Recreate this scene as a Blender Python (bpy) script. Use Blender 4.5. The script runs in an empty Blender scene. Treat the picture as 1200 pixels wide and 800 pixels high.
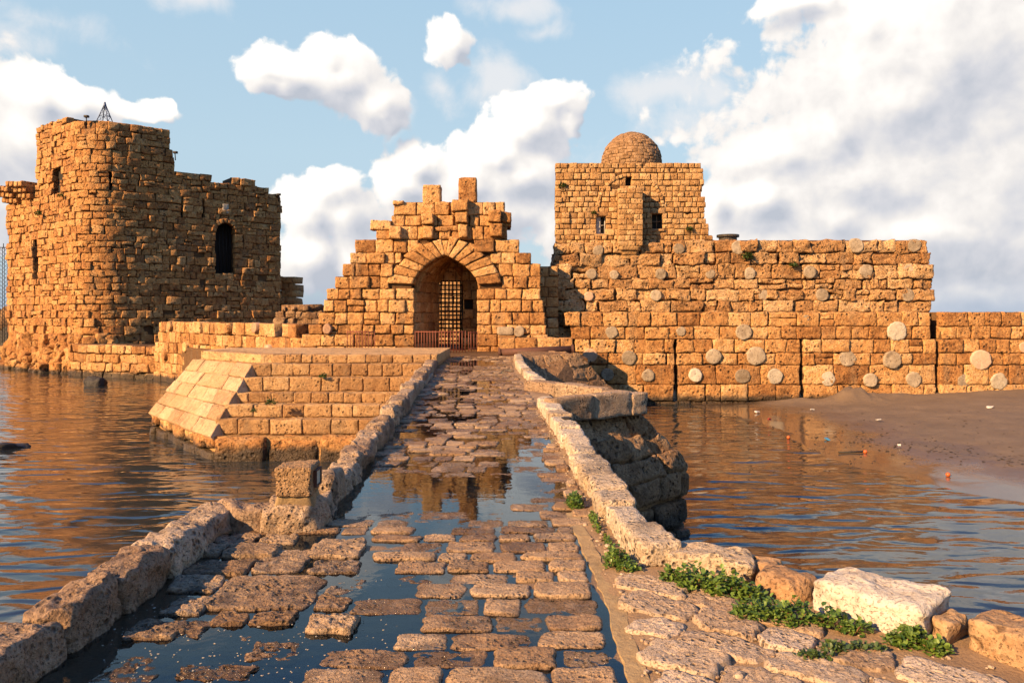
import bpy, math, random
import numpy as np
from mathutils import Vector

R = math.radians
SC = bpy.context.scene
COL = SC.collection
rng = random.Random(11)

# ------------------------------------------------------------------ camera
F, HX, HY, EYE, SEA = 900.0, 600.0, 368.0, 1.7, -2.6      # focal length, horizon and eye height
cam_d = bpy.data.cameras.new('camera')
cam_d.sensor_width = 36.0
cam_d.lens = 27.0
cam_d.shift_y = -32.0 / 1200.0
cam_d.clip_start = 0.05
cam_d.clip_end = 20000.0
cam = bpy.data.objects.new('camera', cam_d)
COL.objects.link(cam)
cam.location = (0, 0, EYE)
cam.rotation_euler = (R(90), 0, 0)
SC.camera = cam

# ------------------------------------------------------------------ render
SC.view_settings.view_transform = 'Standard'
SC.view_settings.look = 'None'
SC.view_settings.gamma = 1.0
SC.view_settings.exposure = 1.36
SC.cycles.use_denoising = True
SC.cycles.max_bounces = 5
SC.cycles.diffuse_bounces = 2
SC.cycles.use_adaptive_sampling = True
SC.cycles.adaptive_threshold = 0.025
SC.cycles.transparent_max_bounces = 8
SC.cycles.sample_clamp_indirect = 6.0
SC.cycles.caustics_reflective = False
SC.cycles.caustics_refractive = False

# ------------------------------------------------------------------ sun
SUN_AZ, SUN_EL = 50.0, 26.0        # degrees to the left of straight behind the camera, degrees up
to_sun = Vector((-math.sin(R(SUN_AZ)) * math.cos(R(SUN_EL)), -math.cos(R(SUN_AZ)) * math.cos(R(SUN_EL)), math.sin(R(SUN_EL))))
sun_d = bpy.data.lights.new('sun', 'SUN')
sun_d.energy = 5.0
sun_d.angle = R(0.5)
sun_d.color = (1.0, 0.635, 0.315)
sun = bpy.data.objects.new('sun', sun_d)
COL.objects.link(sun)
sun.rotation_euler = (-to_sun).to_track_quat('-Z', 'Y').to_euler()
sun.location = to_sun * 200


# ------------------------------------------------------------------ node helper
class N:
    def __init__(s, tree):
        s.t = tree
    def new(s, typ, **kw):
        n = s.t.nodes.new(typ)
        for k, v in kw.items():
            setattr(n, k, v)
        return n
    def put(s, sock, v):
        if isinstance(v, bpy.types.NodeSocket):
            s.t.links.new(v, sock)
        elif v is not None:
            if sock.type == 'RGBA' and len(v) == 3:
                v = (*v, 1.0)
            sock.default_value = v
    def math(s, op, a, b=None, c=None, clamp=False):
        n = s.new('ShaderNodeMath', operation=op, use_clamp=clamp)
        s.put(n.inputs[0], a)
        if b is not None: s.put(n.inputs[1], b)
        if c is not None: s.put(n.inputs[2], c)
        return n.outputs[0]
    def vec(s, op, a, b=None):
        n = s.new('ShaderNodeVectorMath', operation=op)
        s.put(n.inputs[0], a)
        if b is not None: s.put(n.inputs[1], b)
        return n.outputs['Value'] if op in ('LENGTH', 'DOT_PRODUCT') else n.outputs[0]
    def mix(s, f, a, b, mode='MIX'):
        n = s.new('ShaderNodeMix', data_type='RGBA', blend_type=mode)
        s.put(n.inputs[0], f); s.put(n.inputs[6], a); s.put(n.inputs[7], b)
        return n.outputs[2]
    def noise(s, v, scale, detail=4, rough=0.55, dist=0.0, dim='3D'):
        n = s.new('ShaderNodeTexNoise', noise_dimensions=dim)
        s.put(n.inputs['Vector'], v)
        n.inputs['Scale'].default_value = scale
        n.inputs['Detail'].default_value = detail
        n.inputs['Roughness'].default_value = rough
        n.inputs['Distortion'].default_value = dist
        return n.outputs['Fac']
    def voro(s, v, scale, feature='F1', rand=1.0, dim='3D'):
        n = s.new('ShaderNodeTexVoronoi', feature=feature, voronoi_dimensions=dim)
        s.put(n.inputs['Vector'], v)
        n.inputs['Scale'].default_value = scale
        n.inputs['Randomness'].default_value = rand
        return n.outputs['Distance']
    def step(s, v, a, b, c=0.0, d=1.0):
        n = s.new('ShaderNodeMapRange', interpolation_type='SMOOTHSTEP')
        s.put(n.inputs[0], v)
        for i, x in enumerate((a, b, c, d)):
            s.put(n.inputs[1 + i], x)
        return n.outputs[0]
    def ramp(s, f, stops):
        n = s.new('ShaderNodeValToRGB')
        s.put(n.inputs[0], f)
        e = n.color_ramp.elements
        while len(e) < len(stops): e.new(0.5)
        for el, (p, c) in zip(e, stops):
            el.position = p; el.color = (*c, 1)
        return n.outputs[0]


# ------------------------------------------------------------------ sky
world = bpy.data.worlds.new('World')
SC.world = world
world.use_nodes = True
wt = world.node_tree
wt.nodes.clear()

def ang(px, py):
    dx, dz = px - HX, HY - py
    return math.atan2(dx, F), math.atan2(dz, math.hypot(F, dx))

PUFFS = [  # centre, radii (as seen from the bridge, in photo units), weight
 (312,76,36,28,1),(345,82,50,34,1),(388,94,54,40,1),(430,116,48,38,1),(380,72,34,26,1),(448,132,32,20,.8),(330,100,46,20,.9),
 (527,57,32,28,.95),
 (642,118,42,28,1),(660,136,26,26,1),(615,150,54,40,1),(580,178,54,42,1),(540,210,66,46,1),(490,190,36,34,1),(476,216,42,38,1),
 (605,205,70,52,1),(560,250,130,48,.9),(640,262,56,44,.8),
 (385,222,50,30,1),(358,248,46,42,1),(405,255,62,48,1),(352,300,56,60,1),(415,310,66,60,.95),(440,338,90,40,.8),
 (40,112,46,30,1),(82,118,46,28,1),(20,150,66,52,1),(66,170,80,56,1),(8,225,60,86,.9),(188,130,20,17,.9),(158,137,46,14,.85),(-40,180,70,110,1),
 (1110,50,180,110,1.1),(1050,120,140,90,1.1),(975,150,110,70,1.1),(915,176,84,50,1),(1160,180,190,120,1.1),(895,236,60,46,1),(1075,165,250,170,1.0),
 (960,250,130,60,1),(1100,270,230,80,1.1),(1010,30,66,50,1),(950,4,70,18,.7),(846,236,28,34,.85),(1150,335,200,46,.7),
 (930,296,120,38,.7),(1320,120,240,190,1.1),(-190,150,120,80,.9),
]
WISPS = [(832,102,44,30,1),(790,110,64,34,.9),(745,110,50,26,.8),(852,138,52,32,.9),(806,138,66,28,.8),(870,182,60,44,1),(592,86,50,34,1),(512,110,36,28,.9),(455,122,40,34,.8),(560,100,50,24,.6),
 (600,6,60,18,.8),(225,2,50,16,.7),(15,55,70,20,.5),(630,30,36,14,.6),(700,300,80,70,.7),(250,330,110,60,.7),(530,330,160,60,.7),(1140,350,220,60,.8),(850,290,70,60,.8),(700,180,60,30,.4),(60,30,90,20,.4),(640,345,200,40,.6)]
grp = bpy.data.node_groups.new('cloud_density', 'ShaderNodeTree')
grp.interface.new_socket('P', in_out='INPUT', socket_type='NodeSocketVector')
grp.interface.new_socket('D', in_out='OUTPUT', socket_type='NodeSocketFloat')
grp.interface.new_socket('A', in_out='OUTPUT', socket_type='NodeSocketFloat')
grp.interface.new_socket('W', in_out='OUTPUT', socket_type='NodeSocketFloat')
g = N(grp)
gi, go = g.new('NodeGroupInput'), g.new('NodeGroupOutput')
P = gi.outputs[0]
wn = g.new('ShaderNodeTexNoise', noise_dimensions='2D'); g.put(wn.inputs['Vector'], P); wn.inputs['Scale'].default_value = 9; wn.inputs['Detail'].default_value = 3
warp = g.vec('SCALE', g.vec('SUBTRACT', wn.outputs['Color'], (.5, .5, .5))); warp.node.inputs['Scale'].default_value = 0.05
Pw = g.vec('ADD', P, warp)
def lumps(lst, sm):
    acc = None
    for (cx, cy, rx, ry, w) in lst:
        a, e = ang(cx, cy)
        d = g.vec('MULTIPLY', g.vec('SUBTRACT', Pw, (a, e, 0)), (F / rx, F / ry, 0))
        v = g.math('MULTIPLY_ADD', g.vec('LENGTH', d), -w, w)
        acc = v if acc is None else g.math('SMOOTH_MAX', acc, v, sm)
    return acc
acc = lumps(PUFFS, .2)
wis = lumps(WISPS, .3)
# clouds in the rest of the sky
sep = g.new('ShaderNodeSeparateXYZ'); g.put(sep.inputs[0], P)
far = g.step(g.math('ABSOLUTE', sep.outputs[0]), .75, 1.0)
bk = g.noise(g.vec('MULTIPLY', P, (1, 1.8, 1)), 2.2, 3, dim='2D')
rest = g.math('MULTIPLY', g.step(bk, .55, .8, -.9, .5), far)
rest = g.math('ADD', rest, g.math('MULTIPLY', g.math('SUBTRACT', far, 1.0), 2.0))
acc = g.math('MAXIMUM', acc, rest)
fb = g.noise(P, 15, 9, .58, .2, dim='2D')
bil = g.voro(g.vec('ADD', P, g.vec('MULTIPLY', warp, (.8, .8, 0))), 30, 'SMOOTH_F1', dim='2D')
bil2 = g.voro(g.vec('ADD', P, g.vec('MULTIPLY', warp, (.4, .4, 0))), 80, 'F1', dim='2D')
D = g.math('ADD', acc, g.math('MULTIPLY', g.math('SUBTRACT', fb, .5), 1.15))
D = g.math('ADD', D, g.math('MULTIPLY', g.math('SUBTRACT', .42, bil), .42))
D = g.math('ADD', D, g.math('MULTIPLY', g.math('SUBTRACT', .42, bil2), .14))
g.put(go.inputs[0], D)
g.put(go.inputs[1], acc)
g.put(go.inputs[2], g.math('ADD', wis, g.math('MULTIPLY', g.math('SUBTRACT', fb, .5), 1.5)))

w_ = N(wt)
out = w_.new('ShaderNodeOutputWorld'); bg = w_.new('ShaderNodeBackground')
w_.put(out.inputs[0], bg.outputs[0])
tc = w_.new('ShaderNodeTexCoord')
nrm = w_.vec('NORMALIZE', tc.outputs['Generated'])
sx = w_.new('ShaderNodeSeparateXYZ'); w_.put(sx.inputs[0], nrm)
az = w_.math('ARCTAN2', sx.outputs[0], sx.outputs[1])
el = w_.math('ARCSINE', sx.outputs[2])
cb = w_.new('ShaderNodeCombineXYZ'); w_.put(cb.inputs[0], az); w_.put(cb.inputs[1], el)
def dens(v):
    n = w_.new('ShaderNodeGroup'); n.node_tree = grp; w_.put(n.inputs[0], v); return n.outputs
D0, A0, W0 = dens(cb.outputs[0])
D1, A1, W1 = dens(w_.vec('ADD', cb.outputs[0], (-.018, .020, 0)))
alpha = w_.step(D0, .0, .23)
lit = w_.math('MULTIPLY_ADD', w_.math('SUBTRACT', A0, A1), .70, .60)
lit = w_.math('MULTIPLY_ADD', w_.math('SUBTRACT', D0, D1), .48, lit)
big = w_.noise(w_.vec('MULTIPLY', cb.outputs[0], (1, 2.2, 1)), 5, 5, .5, dim='2D')
lit = w_.math('ADD', lit, w_.math('MULTIPLY', w_.math('SUBTRACT', big, .5), .18))
SHADE = [(1130,125,170,34,.42),(1060,155,130,30,.34),(1180,90,90,60,.25),(1090,243,210,20,.5),(960,262,100,22,.3),(1130,320,230,44,.55),(930,318,120,30,.3),(420,325,110,46,.42),(350,320,60,50,.22),(15,235,80,60,.35),(80,205,60,30,.2),
         (560,268,120,26,.3),(420,135,60,22,.2),(330,105,50,20,.15),(620,235,70,40,.15),(800,150,90,16,.2),(1010,110,40,30,-.25),(1010,40,50,60,-.2),(560,170,60,40,-.12),(920,190,70,40,-.15),(1090,205,120,22,-.2),(900,290,60,20,-.1)]
wq = w_.new('ShaderNodeTexNoise', noise_dimensions='2D'); w_.put(wq.inputs['Vector'], cb.outputs[0]); wq.inputs['Scale'].default_value = 7; wq.inputs['Detail'].default_value = 5
warp2 = w_.vec('SCALE', w_.vec('SUBTRACT', wq.outputs['Color'], (.5, .5, .5))); warp2.node.inputs['Scale'].default_value = .09
Ps = w_.vec('ADD', cb.outputs[0], warp2)
for (cx, cy, rx, ry, w) in SHADE:   # billows turned away from (or to) the light
    a, e = ang(cx, cy)
    d = w_.vec('LENGTH', w_.vec('MULTIPLY', w_.vec('SUBTRACT', Ps, (a, e, 0)), (F / rx, F / ry, 0)))
    lit = w_.math('SUBTRACT', lit, w_.step(d, .0, 1.15, w * .52, 0))
lit = w_.math('ADD', lit, 0.0, clamp=True)
ccol = w_.ramp(lit, [(0, (.25, .265, .30)), (.3, (.33, .33, .35)), (.6, (.43, .41, .395)), (1, (.56, .53, .495))])
sky = w_.new('ShaderNodeTexSky', sky_type='NISHITA')
sky.sun_disc = False
sky.sun_elevation = R(SUN_EL)
sky.sun_rotation = R(180 + SUN_AZ)
sky.altitude = 0; sky.air_density = 1.0; sky.dust_density = 0.6; sky.ozone_density = 1.6
SKY_STRENGTH = 0.07
# the clouds live in the same dome as the sky: their radiance is given in units of the scaled sky
k_ = 0.83 / SKY_STRENGTH
csk = w_.vec('SCALE', ccol); csk.node.inputs['Scale'].default_value = k_
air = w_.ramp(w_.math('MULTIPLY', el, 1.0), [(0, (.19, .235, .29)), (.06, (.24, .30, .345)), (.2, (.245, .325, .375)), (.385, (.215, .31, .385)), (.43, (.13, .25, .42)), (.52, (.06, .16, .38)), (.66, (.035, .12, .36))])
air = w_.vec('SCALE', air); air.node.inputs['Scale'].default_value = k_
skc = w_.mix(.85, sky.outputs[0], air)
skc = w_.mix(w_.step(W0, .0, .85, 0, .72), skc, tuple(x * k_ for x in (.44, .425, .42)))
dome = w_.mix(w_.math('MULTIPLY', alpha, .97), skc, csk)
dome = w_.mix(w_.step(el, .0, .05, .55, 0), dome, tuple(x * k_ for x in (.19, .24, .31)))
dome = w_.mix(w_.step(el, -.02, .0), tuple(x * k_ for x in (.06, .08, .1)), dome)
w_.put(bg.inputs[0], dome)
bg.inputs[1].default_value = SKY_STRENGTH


# ------------------------------------------------------------------ materials
def new_mat(name):
    m = bpy.data.materials.new(name)
    m.use_nodes = True
    m.node_tree.nodes.clear()
    n = N(m.node_tree)
    o = n.new('ShaderNodeOutputMaterial'); b = n.new('ShaderNodeBsdfPrincipled')
    n.put(o.inputs[0], b.outputs[0])
    t = n.new('ShaderNodeTexCoord')
    return m, n, b, t.outputs['Object'], o

def stone_mat(name, ramp, dark=(.055, .026, .011), dark_amt=.55, bump=.02, pit=1.0, fine=26, tide=None, wet=None, rough=.88, streak=.0, pits_scale=14):
    m, n, b, co, o = new_mat(name)
    at = n.new('ShaderNodeAttribute', attribute_name='rnd')
    rn = at.outputs['Fac']
    shift = n.vec('ADD', co, n.vec('SCALE', (17.3, 9.1, 5.7)))
    n.put(shift.node.inputs[1].links[0].from_node.inputs['Scale'], n.math('MULTIPLY', rn, 3.0))
    mid = n.noise(shift, 2.2, 5, .6)
    fin = n.noise(shift, fine, 5, .7)
    bigs = n.noise(co, .55, 4, .6)
    med = n.noise(shift, fine * .35, 5, .65)
    f = n.math('ADD', n.math('MULTIPLY', rn, .50), n.math('MULTIPLY', mid, .5))
    f = n.math('ADD', f, n.math('MULTIPLY', n.math('SUBTRACT', med, .5), .75))
    col = n.ramp(n.math('ADD', f, n.math('MULTIPLY', n.math('SUBTRACT', fin, .5), .8)), ramp)
    # lichen and soot stains with shapes of their own
    st = n.step(n.math('ADD', n.math('MULTIPLY', bigs, .55), n.math('MULTIPLY', n.noise(co, 4.5, 6, .68), .45)), .5, .66, 0, dark_amt)
    col = n.mix(st, col, dark)
    gw = n.step(n.noise(n.vec('MULTIPLY', co, (1, 1, .3)), 1.3, 6, .65), .52, .68, 0, .42)
    lum = n.mix(.5, (.17, .135, .10), tuple(x * .5 for x in ramp[3][1]))
    col = n.mix(gw, col, lum)
    # pitted, weathered surface
    wv = n.vec('ADD', shift, n.vec('SCALE', n.vec('SUBTRACT', n.new('ShaderNodeTexNoise').outputs['Color'], (.5, .5, .5))))
    pitd = n.voro(shift, pits_scale, 'F1')
    pm = n.math('MULTIPLY', n.step(pitd, .10, .42, 1, 0), n.step(n.noise(shift, 3.1, 3), .42, .62))
    fine_pit = n.step(n.noise(shift, fine * 1.7, 3, .6), .28, .46, 1, 0)
    h = n.math('ADD', n.math('MULTIPLY', fin, .55), n.math('MULTIPLY', med, .9))
    h = n.math('SUBTRACT', h, n.math('MULTIPLY', pm, .75 * pit))
    h = n.math('SUBTRACT', h, n.math('MULTIPLY', fine_pit, .35 * pit))
    bp = n.new('ShaderNodeBump'); bp.inputs['Distance'].default_value = bump * 2.2; bp.inputs['Strength'].default_value = .9
    n.put(bp.inputs['Height'], h)
    n.put(b.inputs['Normal'], bp.outputs[0])
    col = n.mix(n.math('MULTIPLY', n.math('MAXIMUM', pm, n.math('MULTIPLY', fine_pit, .7)), min(.9, .75 * pit)), col, dark)
    ro = rough
    if tide is not None or wet is not None:
        ge = n.new('ShaderNodeNewGeometry'); sz = n.new('ShaderNodeSeparateXYZ'); n.put(sz.inputs[0], ge.outputs['Position'])
        zz = n.math('ADD', sz.outputs[2], n.math('MULTIPLY', n.math('SUBTRACT', mid if tide is not None else n.noise(co, 1.1, 5, .6), .5), .5 if tide is not None else -.07))
    if tide is not None:      # algae band along the waterline
        k = n.step(zz, tide, tide + .28, 1, 0)
        col = n.mix(n.math('MULTIPLY', k, .9), col, (.022, .019, .013))
        ro = n.math('MULTIPLY_ADD', k, -.45, rough)
    if wet is not None:       # soaked stone just above the puddle
        k = n.step(zz, wet, wet + .016, 1, 0)
        col = n.mix(n.math('MULTIPLY', k, .62), col, (.05, .03, .017))
        ro = n.math('MULTIPLY_ADD', k, -.6, rough)
    n.put(b.inputs['Base Color'], col)
    n.put(b.inputs['Roughness'], ro)
    b.inputs['Specular IOR Level'].default_value = .3
    return m

def plain_mat(name, c, rough=.7, metal=0.0, var=.3, scale=8, bump=.004):
    m, n, b, co, o = new_mat(name)
    f = n.noise(co, scale, 5, .65)
    n.put(b.inputs['Base Color'], n.mix(f, tuple(x * (1 - var) for x in c), tuple(min(1, x * (1 + var)) for x in c)))
    bp = n.new('ShaderNodeBump'); bp.inputs['Distance'].default_value = bump; n.put(bp.inputs['Height'], f)
    n.put(b.inputs['Normal'], bp.outputs[0])
    b.inputs['Roughness'].default_value = rough
    b.inputs['Metallic'].default_value = metal
    return m

GOLD = [(.15, (.19, .08, .024)), (.38, (.36, .175, .058)), (.6, (.49, .265, .098)), (.88, (.60, .385, .185))]
M_gate = stone_mat('golden sandstone', GOLD, dark_amt=.4, bump=.04, fine=11, pits_scale=5)
M_sea = stone_mat('sea wall sandstone', [(.15, (.19, .077, .022)), (.38, (.36, .17, .055)), (.6, (.49, .26, .095)), (.88, (.60, .39, .19))], dark_amt=.42, bump=.05, tide=SEA + .24, fine=11, pits_scale=5, pit=1.2)
M_tower = stone_mat('tower sandstone', [(.12, (.22, .09, .028)), (.38, (.37, .17, .053)), (.62, (.45, .23, .078)), (.9, (.52, .31, .13))], dark_amt=.5, bump=.07, pit=1.3, fine=7, tide=SEA + .1, pits_scale=3.2)
M_upper = stone_mat('eroded upper sandstone', [(.12, (.22, .10, .035)), (.36, (.36, .19, .075)), (.6, (.46, .27, .12)), (.9, (.55, .38, .21))], dark_amt=.6, bump=.06, pit=1.5, fine=10, pits_scale=5.5)
M_tan = stone_mat('small rubble stone', [(.12, (.23, .115, .042)), (.38, (.37, .205, .08)), (.62, (.46, .275, .12)), (.9, (.54, .36, .18))], dark_amt=.45, bump=.035, fine=12, pits_scale=6)
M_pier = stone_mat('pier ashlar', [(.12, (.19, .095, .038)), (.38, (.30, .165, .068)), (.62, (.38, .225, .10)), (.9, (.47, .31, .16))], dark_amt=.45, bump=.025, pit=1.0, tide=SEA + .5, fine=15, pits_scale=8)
M_slope = stone_mat('pale pier slabs', [(.12, (.28, .155, .07)), (.38, (.38, .235, .12)), (.62, (.45, .30, .165)), (.9, (.52, .375, .235))], dark_amt=.4, bump=.02, pit=.8, fine=18, pits_scale=10)  # paler stone than the stepped front
M_pale = stone_mat('weathered parapet stone', [(.12, (.25, .17, .10)), (.38, (.40, .30, .195)), (.62, (.50, .40, .285)), (.9, (.58, .49, .38))], dark=(.07, .05, .035), dark_amt=.6, bump=.016, pit=1.3, fine=34, pits_scale=22)
M_crust_shade = stone_mat('brown crusted and shaded parapet stone', [(.12, (.17, .10, .055)), (.38, (.30, .195, .118)), (.62, (.40, .285, .185)), (.9, (.52, .40, .285))], dark=(.055, .034, .02), dark_amt=.75, bump=.022, pit=1.5, fine=34, pits_scale=20)  # crust tones, also browned and darkened to stand in for shade
M_white = stone_mat('pale limestone', [(.12, (.30, .235, .165)), (.38, (.41, .345, .265)), (.62, (.48, .42, .34)), (.9, (.55, .50, .42))], dark=(.22, .14, .08), dark_amt=.5, bump=.012, fine=30)
M_orange = stone_mat('ochre boulder', [(.12, (.19, .095, .040)), (.38, (.29, .165, .078)), (.62, (.36, .225, .115)), (.9, (.43, .295, .17))], dark_amt=.5, bump=.014, fine=30)
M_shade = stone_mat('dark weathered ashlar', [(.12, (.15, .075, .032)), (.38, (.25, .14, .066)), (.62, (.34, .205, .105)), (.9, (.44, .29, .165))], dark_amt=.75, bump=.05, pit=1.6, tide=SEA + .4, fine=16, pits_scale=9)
M_cob = stone_mat('paving stone', [(.12, (.17, .090, .040)), (.38, (.29, .175, .088)), (.62, (.38, .25, .14)), (.9, (.48, .345, .215))], dark=(.05, .029, .014), dark_amt=.6, bump=.013, pit=1.5, fine=50, wet=.002, pits_scale=30, rough=.7)
M_dry = stone_mat('dry pale flagstone', [(.12, (.22, .135, .075)), (.38, (.35, .245, .155)), (.62, (.43, .325, .225)), (.9, (.52, .41, .305))], dark=(.09, .055, .03), dark_amt=.55, bump=.012, pit=1.3, fine=45, pits_scale=28)
M_flag = stone_mat('rough flagstone', [(.12, (.12, .065, .03)), (.38, (.24, .145, .075)), (.62, (.34, .225, .13)), (.9, (.46, .34, .22))], dark=(.04, .024, .012), dark_amt=.85, bump=.02, pit=1.8, fine=40, wet=.004, pits_scale=24, rough=.75)
M_mortar = stone_mat('mortar core', [(.12, (.07, .033, .013)), (.38, (.11, .055, .021)), (.62, (.15, .078, .03)), (.9, (.20, .11, .045))], dark_amt=.5, bump=.03, tide=SEA + .4)
M_deck = stone_mat('bridge core stone', [(.12, (.20, .13, .075)), (.38, (.30, .20, .12)), (.62, (.36, .25, .155)), (.9, (.42, .31, .2))], dark_amt=.6, bump=.03, tide=SEA + .5)
M_drum = stone_mat('grey granite', [(.12, (.16, .12, .08)), (.38, (.25, .195, .135)), (.62, (.32, .255, .18)), (.9, (.40, .33, .245))], dark=(.10, .06, .03), dark_amt=.65, bump=.015, pit=.8, fine=14, pits_scale=8)
M_drumw = stone_mat('white marble', [(.12, (.30, .25, .18)), (.38, (.40, .345, .265)), (.62, (.46, .41, .33)), (.9, (.55, .50, .42))], dark=(.2, .13, .07), dark_amt=.6, bump=.015, pit=.7, fine=14, pits_scale=8)
M_drump = stone_mat('pink granite', [(.12, (.30, .17, .10)), (.38, (.40, .25, .16)), (.62, (.46, .31, .21)), (.9, (.5, .36, .26))], dark=(.12, .07, .04), dark_amt=.45, bump=.008, pit=.6)
M_post = stone_mat('porous sandstone', [(.12, (.19, .10, .042)), (.38, (.31, .175, .078)), (.62, (.39, .235, .115)), (.9, (.46, .30, .165))], dark_amt=.5, bump=.03, pit=2.2, fine=48, pits_scale=40)
M_cement = stone_mat('cement strip', [(.12, (.17, .11, .05)), (.38, (.26, .175, .085)), (.62, (.31, .22, .11)), (.9, (.36, .26, .14))], dark_amt=.5, bump=.005, pit=.3, fine=60)
M_rock = stone_mat('wet black rock', [(.12, (.015, .013, .011)), (.38, (.03, .026, .021)), (.62, (.045, .04, .032)), (.9, (.07, .06, .05))], dark_amt=.3, bump=.02, rough=.45)
M_dark = plain_mat('painted interior dark', (.012, .009, .007), .95)  # near-black paint standing in for the unlit depth behind openings
M_iron = plain_mat('black iron', (.022, .018, .016), .55, .6)
M_rust = plain_mat('rust red paint', (.17, .045, .022), .65, .1, .5, 14)
M_pipe = plain_mat('rusted iron', (.085, .035, .022), .75, .3, .55, 6, .01)
M_wood = plain_mat('weathered wood', (.17, .115, .07), .8, 0, .4, 10)
M_shut = plain_mat('grey painted shutter', (.38, .37, .35), .6)
M_blue = plain_mat('blue grey steel', (.07, .10, .17), .5, .4)
M_plq = plain_mat('enamel sign plate', (.30, .36, .31), .35, 0, .15)
M_litw = plain_mat('white plastic', (.42, .40, .37), .6)
M_litb = plain_mat('blue plastic', (.04, .22, .38), .45)
M_litr = plain_mat('red plastic', (.42, .03, .03), .5)
M_lito = plain_mat('orange plastic', (.45, .09, .015), .5)
M_specks = plain_mat('pale floating scum', (.30, .26, .2), .8)
M_stem = plain_mat('dry plant stem', (.16, .07, .03), .8)

def leaf_mat(name, c1, c2):
    m, n, b, co, o = new_mat(name)
    at = n.new('ShaderNodeAttribute', attribute_name='rnd')
    n.put(b.inputs['Base Color'], n.mix(at.outputs['Fac'], c1, c2))
    b.inputs['Roughness'].default_value = .45
    b.inputs['Specular IOR Level'].default_value = .4
    tr = n.new('ShaderNodeBsdfTranslucent'); n.put(tr.inputs[0], n.mix(at.outputs['Fac'], c1, c2))
    mx = n.new('ShaderNodeMixShader'); mx.inputs[0].default_value = .22
    n.put(mx.inputs[1], b.outputs[0]); n.put(mx.inputs[2], tr.outputs[0]); n.put(o.inputs[0], mx.outputs[0])
    return m
M_leaf = leaf_mat('green leaf', (.035, .085, .014), (.16, .235, .035))
M_leafd = leaf_mat('dark leaf', (.04, .075, .018), (.09, .13, .03))

def mud_mat():
    m, n, b, co, o = new_mat('wet mud between the stones')
    f = n.noise(co, 3.0, 6, .65); f2 = n.noise(co, 45, 4, .7)
    ge = n.new('ShaderNodeNewGeometry'); sz = n.new('ShaderNodeSeparateXYZ'); n.put(sz.inputs[0], ge.outputs['Position'])
    k = n.step(n.math('ADD', sz.outputs[2], n.math('MULTIPLY', n.math('SUBTRACT', f, .5), .02)), -.012, .02, 1, 0)
    c = n.ramp(n.math('MULTIPLY_ADD', f2, .4, n.math('MULTIPLY', f, .6)), [(.25, (.14, .08, .038)), (.5, (.24, .15, .075)), (.75, (.33, .22, .12))])
    c = n.mix(n.math('MULTIPLY', k, .5), c, (.035, .022, .013))
    # pale grit lying about
    gr = n.step(n.voro(co, 60), .05, .16, 1, 0)
    c = n.mix(n.math('MULTIPLY', n.math('MULTIPLY', gr, n.step(n.noise(co, 2.3, 3), .5, .7)), .6), c, (.36, .27, .19))
    n.put(b.inputs['Base Color'], c)
    n.put(b.inputs['Roughness'], n.math('MULTIPLY_ADD', k, -.35, .9))
    bp = n.new('ShaderNodeBump'); bp.inputs['Distance'].default_value = .012
    n.put(bp.inputs['Height'], n.math('ADD', f2, gr)); n.put(b.inputs['Normal'], bp.outputs[0])
    return m
M_mud = mud_mat()

def puddle_mat():
    m, n, b, co, o = new_mat('still shallow water')
    n.t.nodes.remove(b)
    h = n.noise(n.vec('MULTIPLY', co, (1, 1, 1)), 7, 3, .5)
    # ring ripples where drops fall
    rp = None
    for (x, y, s) in ((-.25, 7.9, 1), (-.55, 8.6, .8), (.05, 9.1, .8), (-.9, 7.4, .5)):
        d = n.vec('LENGTH', n.vec('SUBTRACT', co, (x, y, 0)))
        w = n.math('MULTIPLY', n.math('SINE', n.math('MULTIPLY', d, 70)), n.step(d, .05, .62, .55 * s, 0))
        rp = w if rp is None else n.math('ADD', rp, w)
    h = n.math('ADD', h, n.math('MULTIPLY', rp, .09))
    bp = n.new('ShaderNodeBump'); bp.inputs['Distance'].default_value = .0022; bp.inputs['Strength'].default_value = .5
    n.put(bp.inputs['Height'], h)
    gl = n.new('ShaderNodeBsdfGlossy'); gl.inputs['Roughness'].default_value = .015; gl.inputs['Color'].default_value = (.82, .92, 1, 1)  # mirror colour tinted blue, so reflections come out bluer than the sky
    n.put(gl.inputs['Normal'], bp.outputs[0])
    tr = n.new('ShaderNodeBsdfTransparent'); tr.inputs[0].default_value = (.86, .80, .72, 1)
    fr = n.new('ShaderNodeFresnel'); fr.inputs['IOR'].default_value = 1.38; n.put(fr.inputs['Normal'], bp.outputs[0])
    mx = n.new('ShaderNodeMixShader'); n.put(mx.inputs[0], fr.outputs[0]); n.put(mx.inputs[1], tr.outputs[0]); n.put(mx.inputs[2], gl.outputs[0])
    n.put(o.inputs[0], mx.outputs[0])
    return m
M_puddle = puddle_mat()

def sea_mat():
    m, n, b, co, o = new_mat('sea water')
    a = n.noise(n.vec('MULTIPLY', co, (.6, 1.5, 1)), 1.25, 1.3, .4, .5)
    c = n.noise(n.vec('MULTIPLY', co, (1, 1.6, 1)), 6.0, 3, .5)
    sw = n.noise(n.vec('MULTIPLY', co, (.3, .8, 1)), .35, 3, .5)
    h = n.math('ADD', n.math('MULTIPLY', a, 1.0), n.math('MULTIPLY', c, .04))
    bp = n.new('ShaderNodeBump'); bp.inputs['Distance'].default_value = .12; bp.inputs['Strength'].default_value = .8
    n.put(bp.inputs['Height'], h); n.put(b.inputs['Normal'], bp.outputs[0])
    n.put(b.inputs['Base Color'], n.mix(sw, (.012, .017, .02), (.024, .028, .028)))
    b.inputs['Roughness'].default_value = .008
    b.inputs['IOR'].default_value = 1.55
    return m
M_water = sea_mat()

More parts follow.
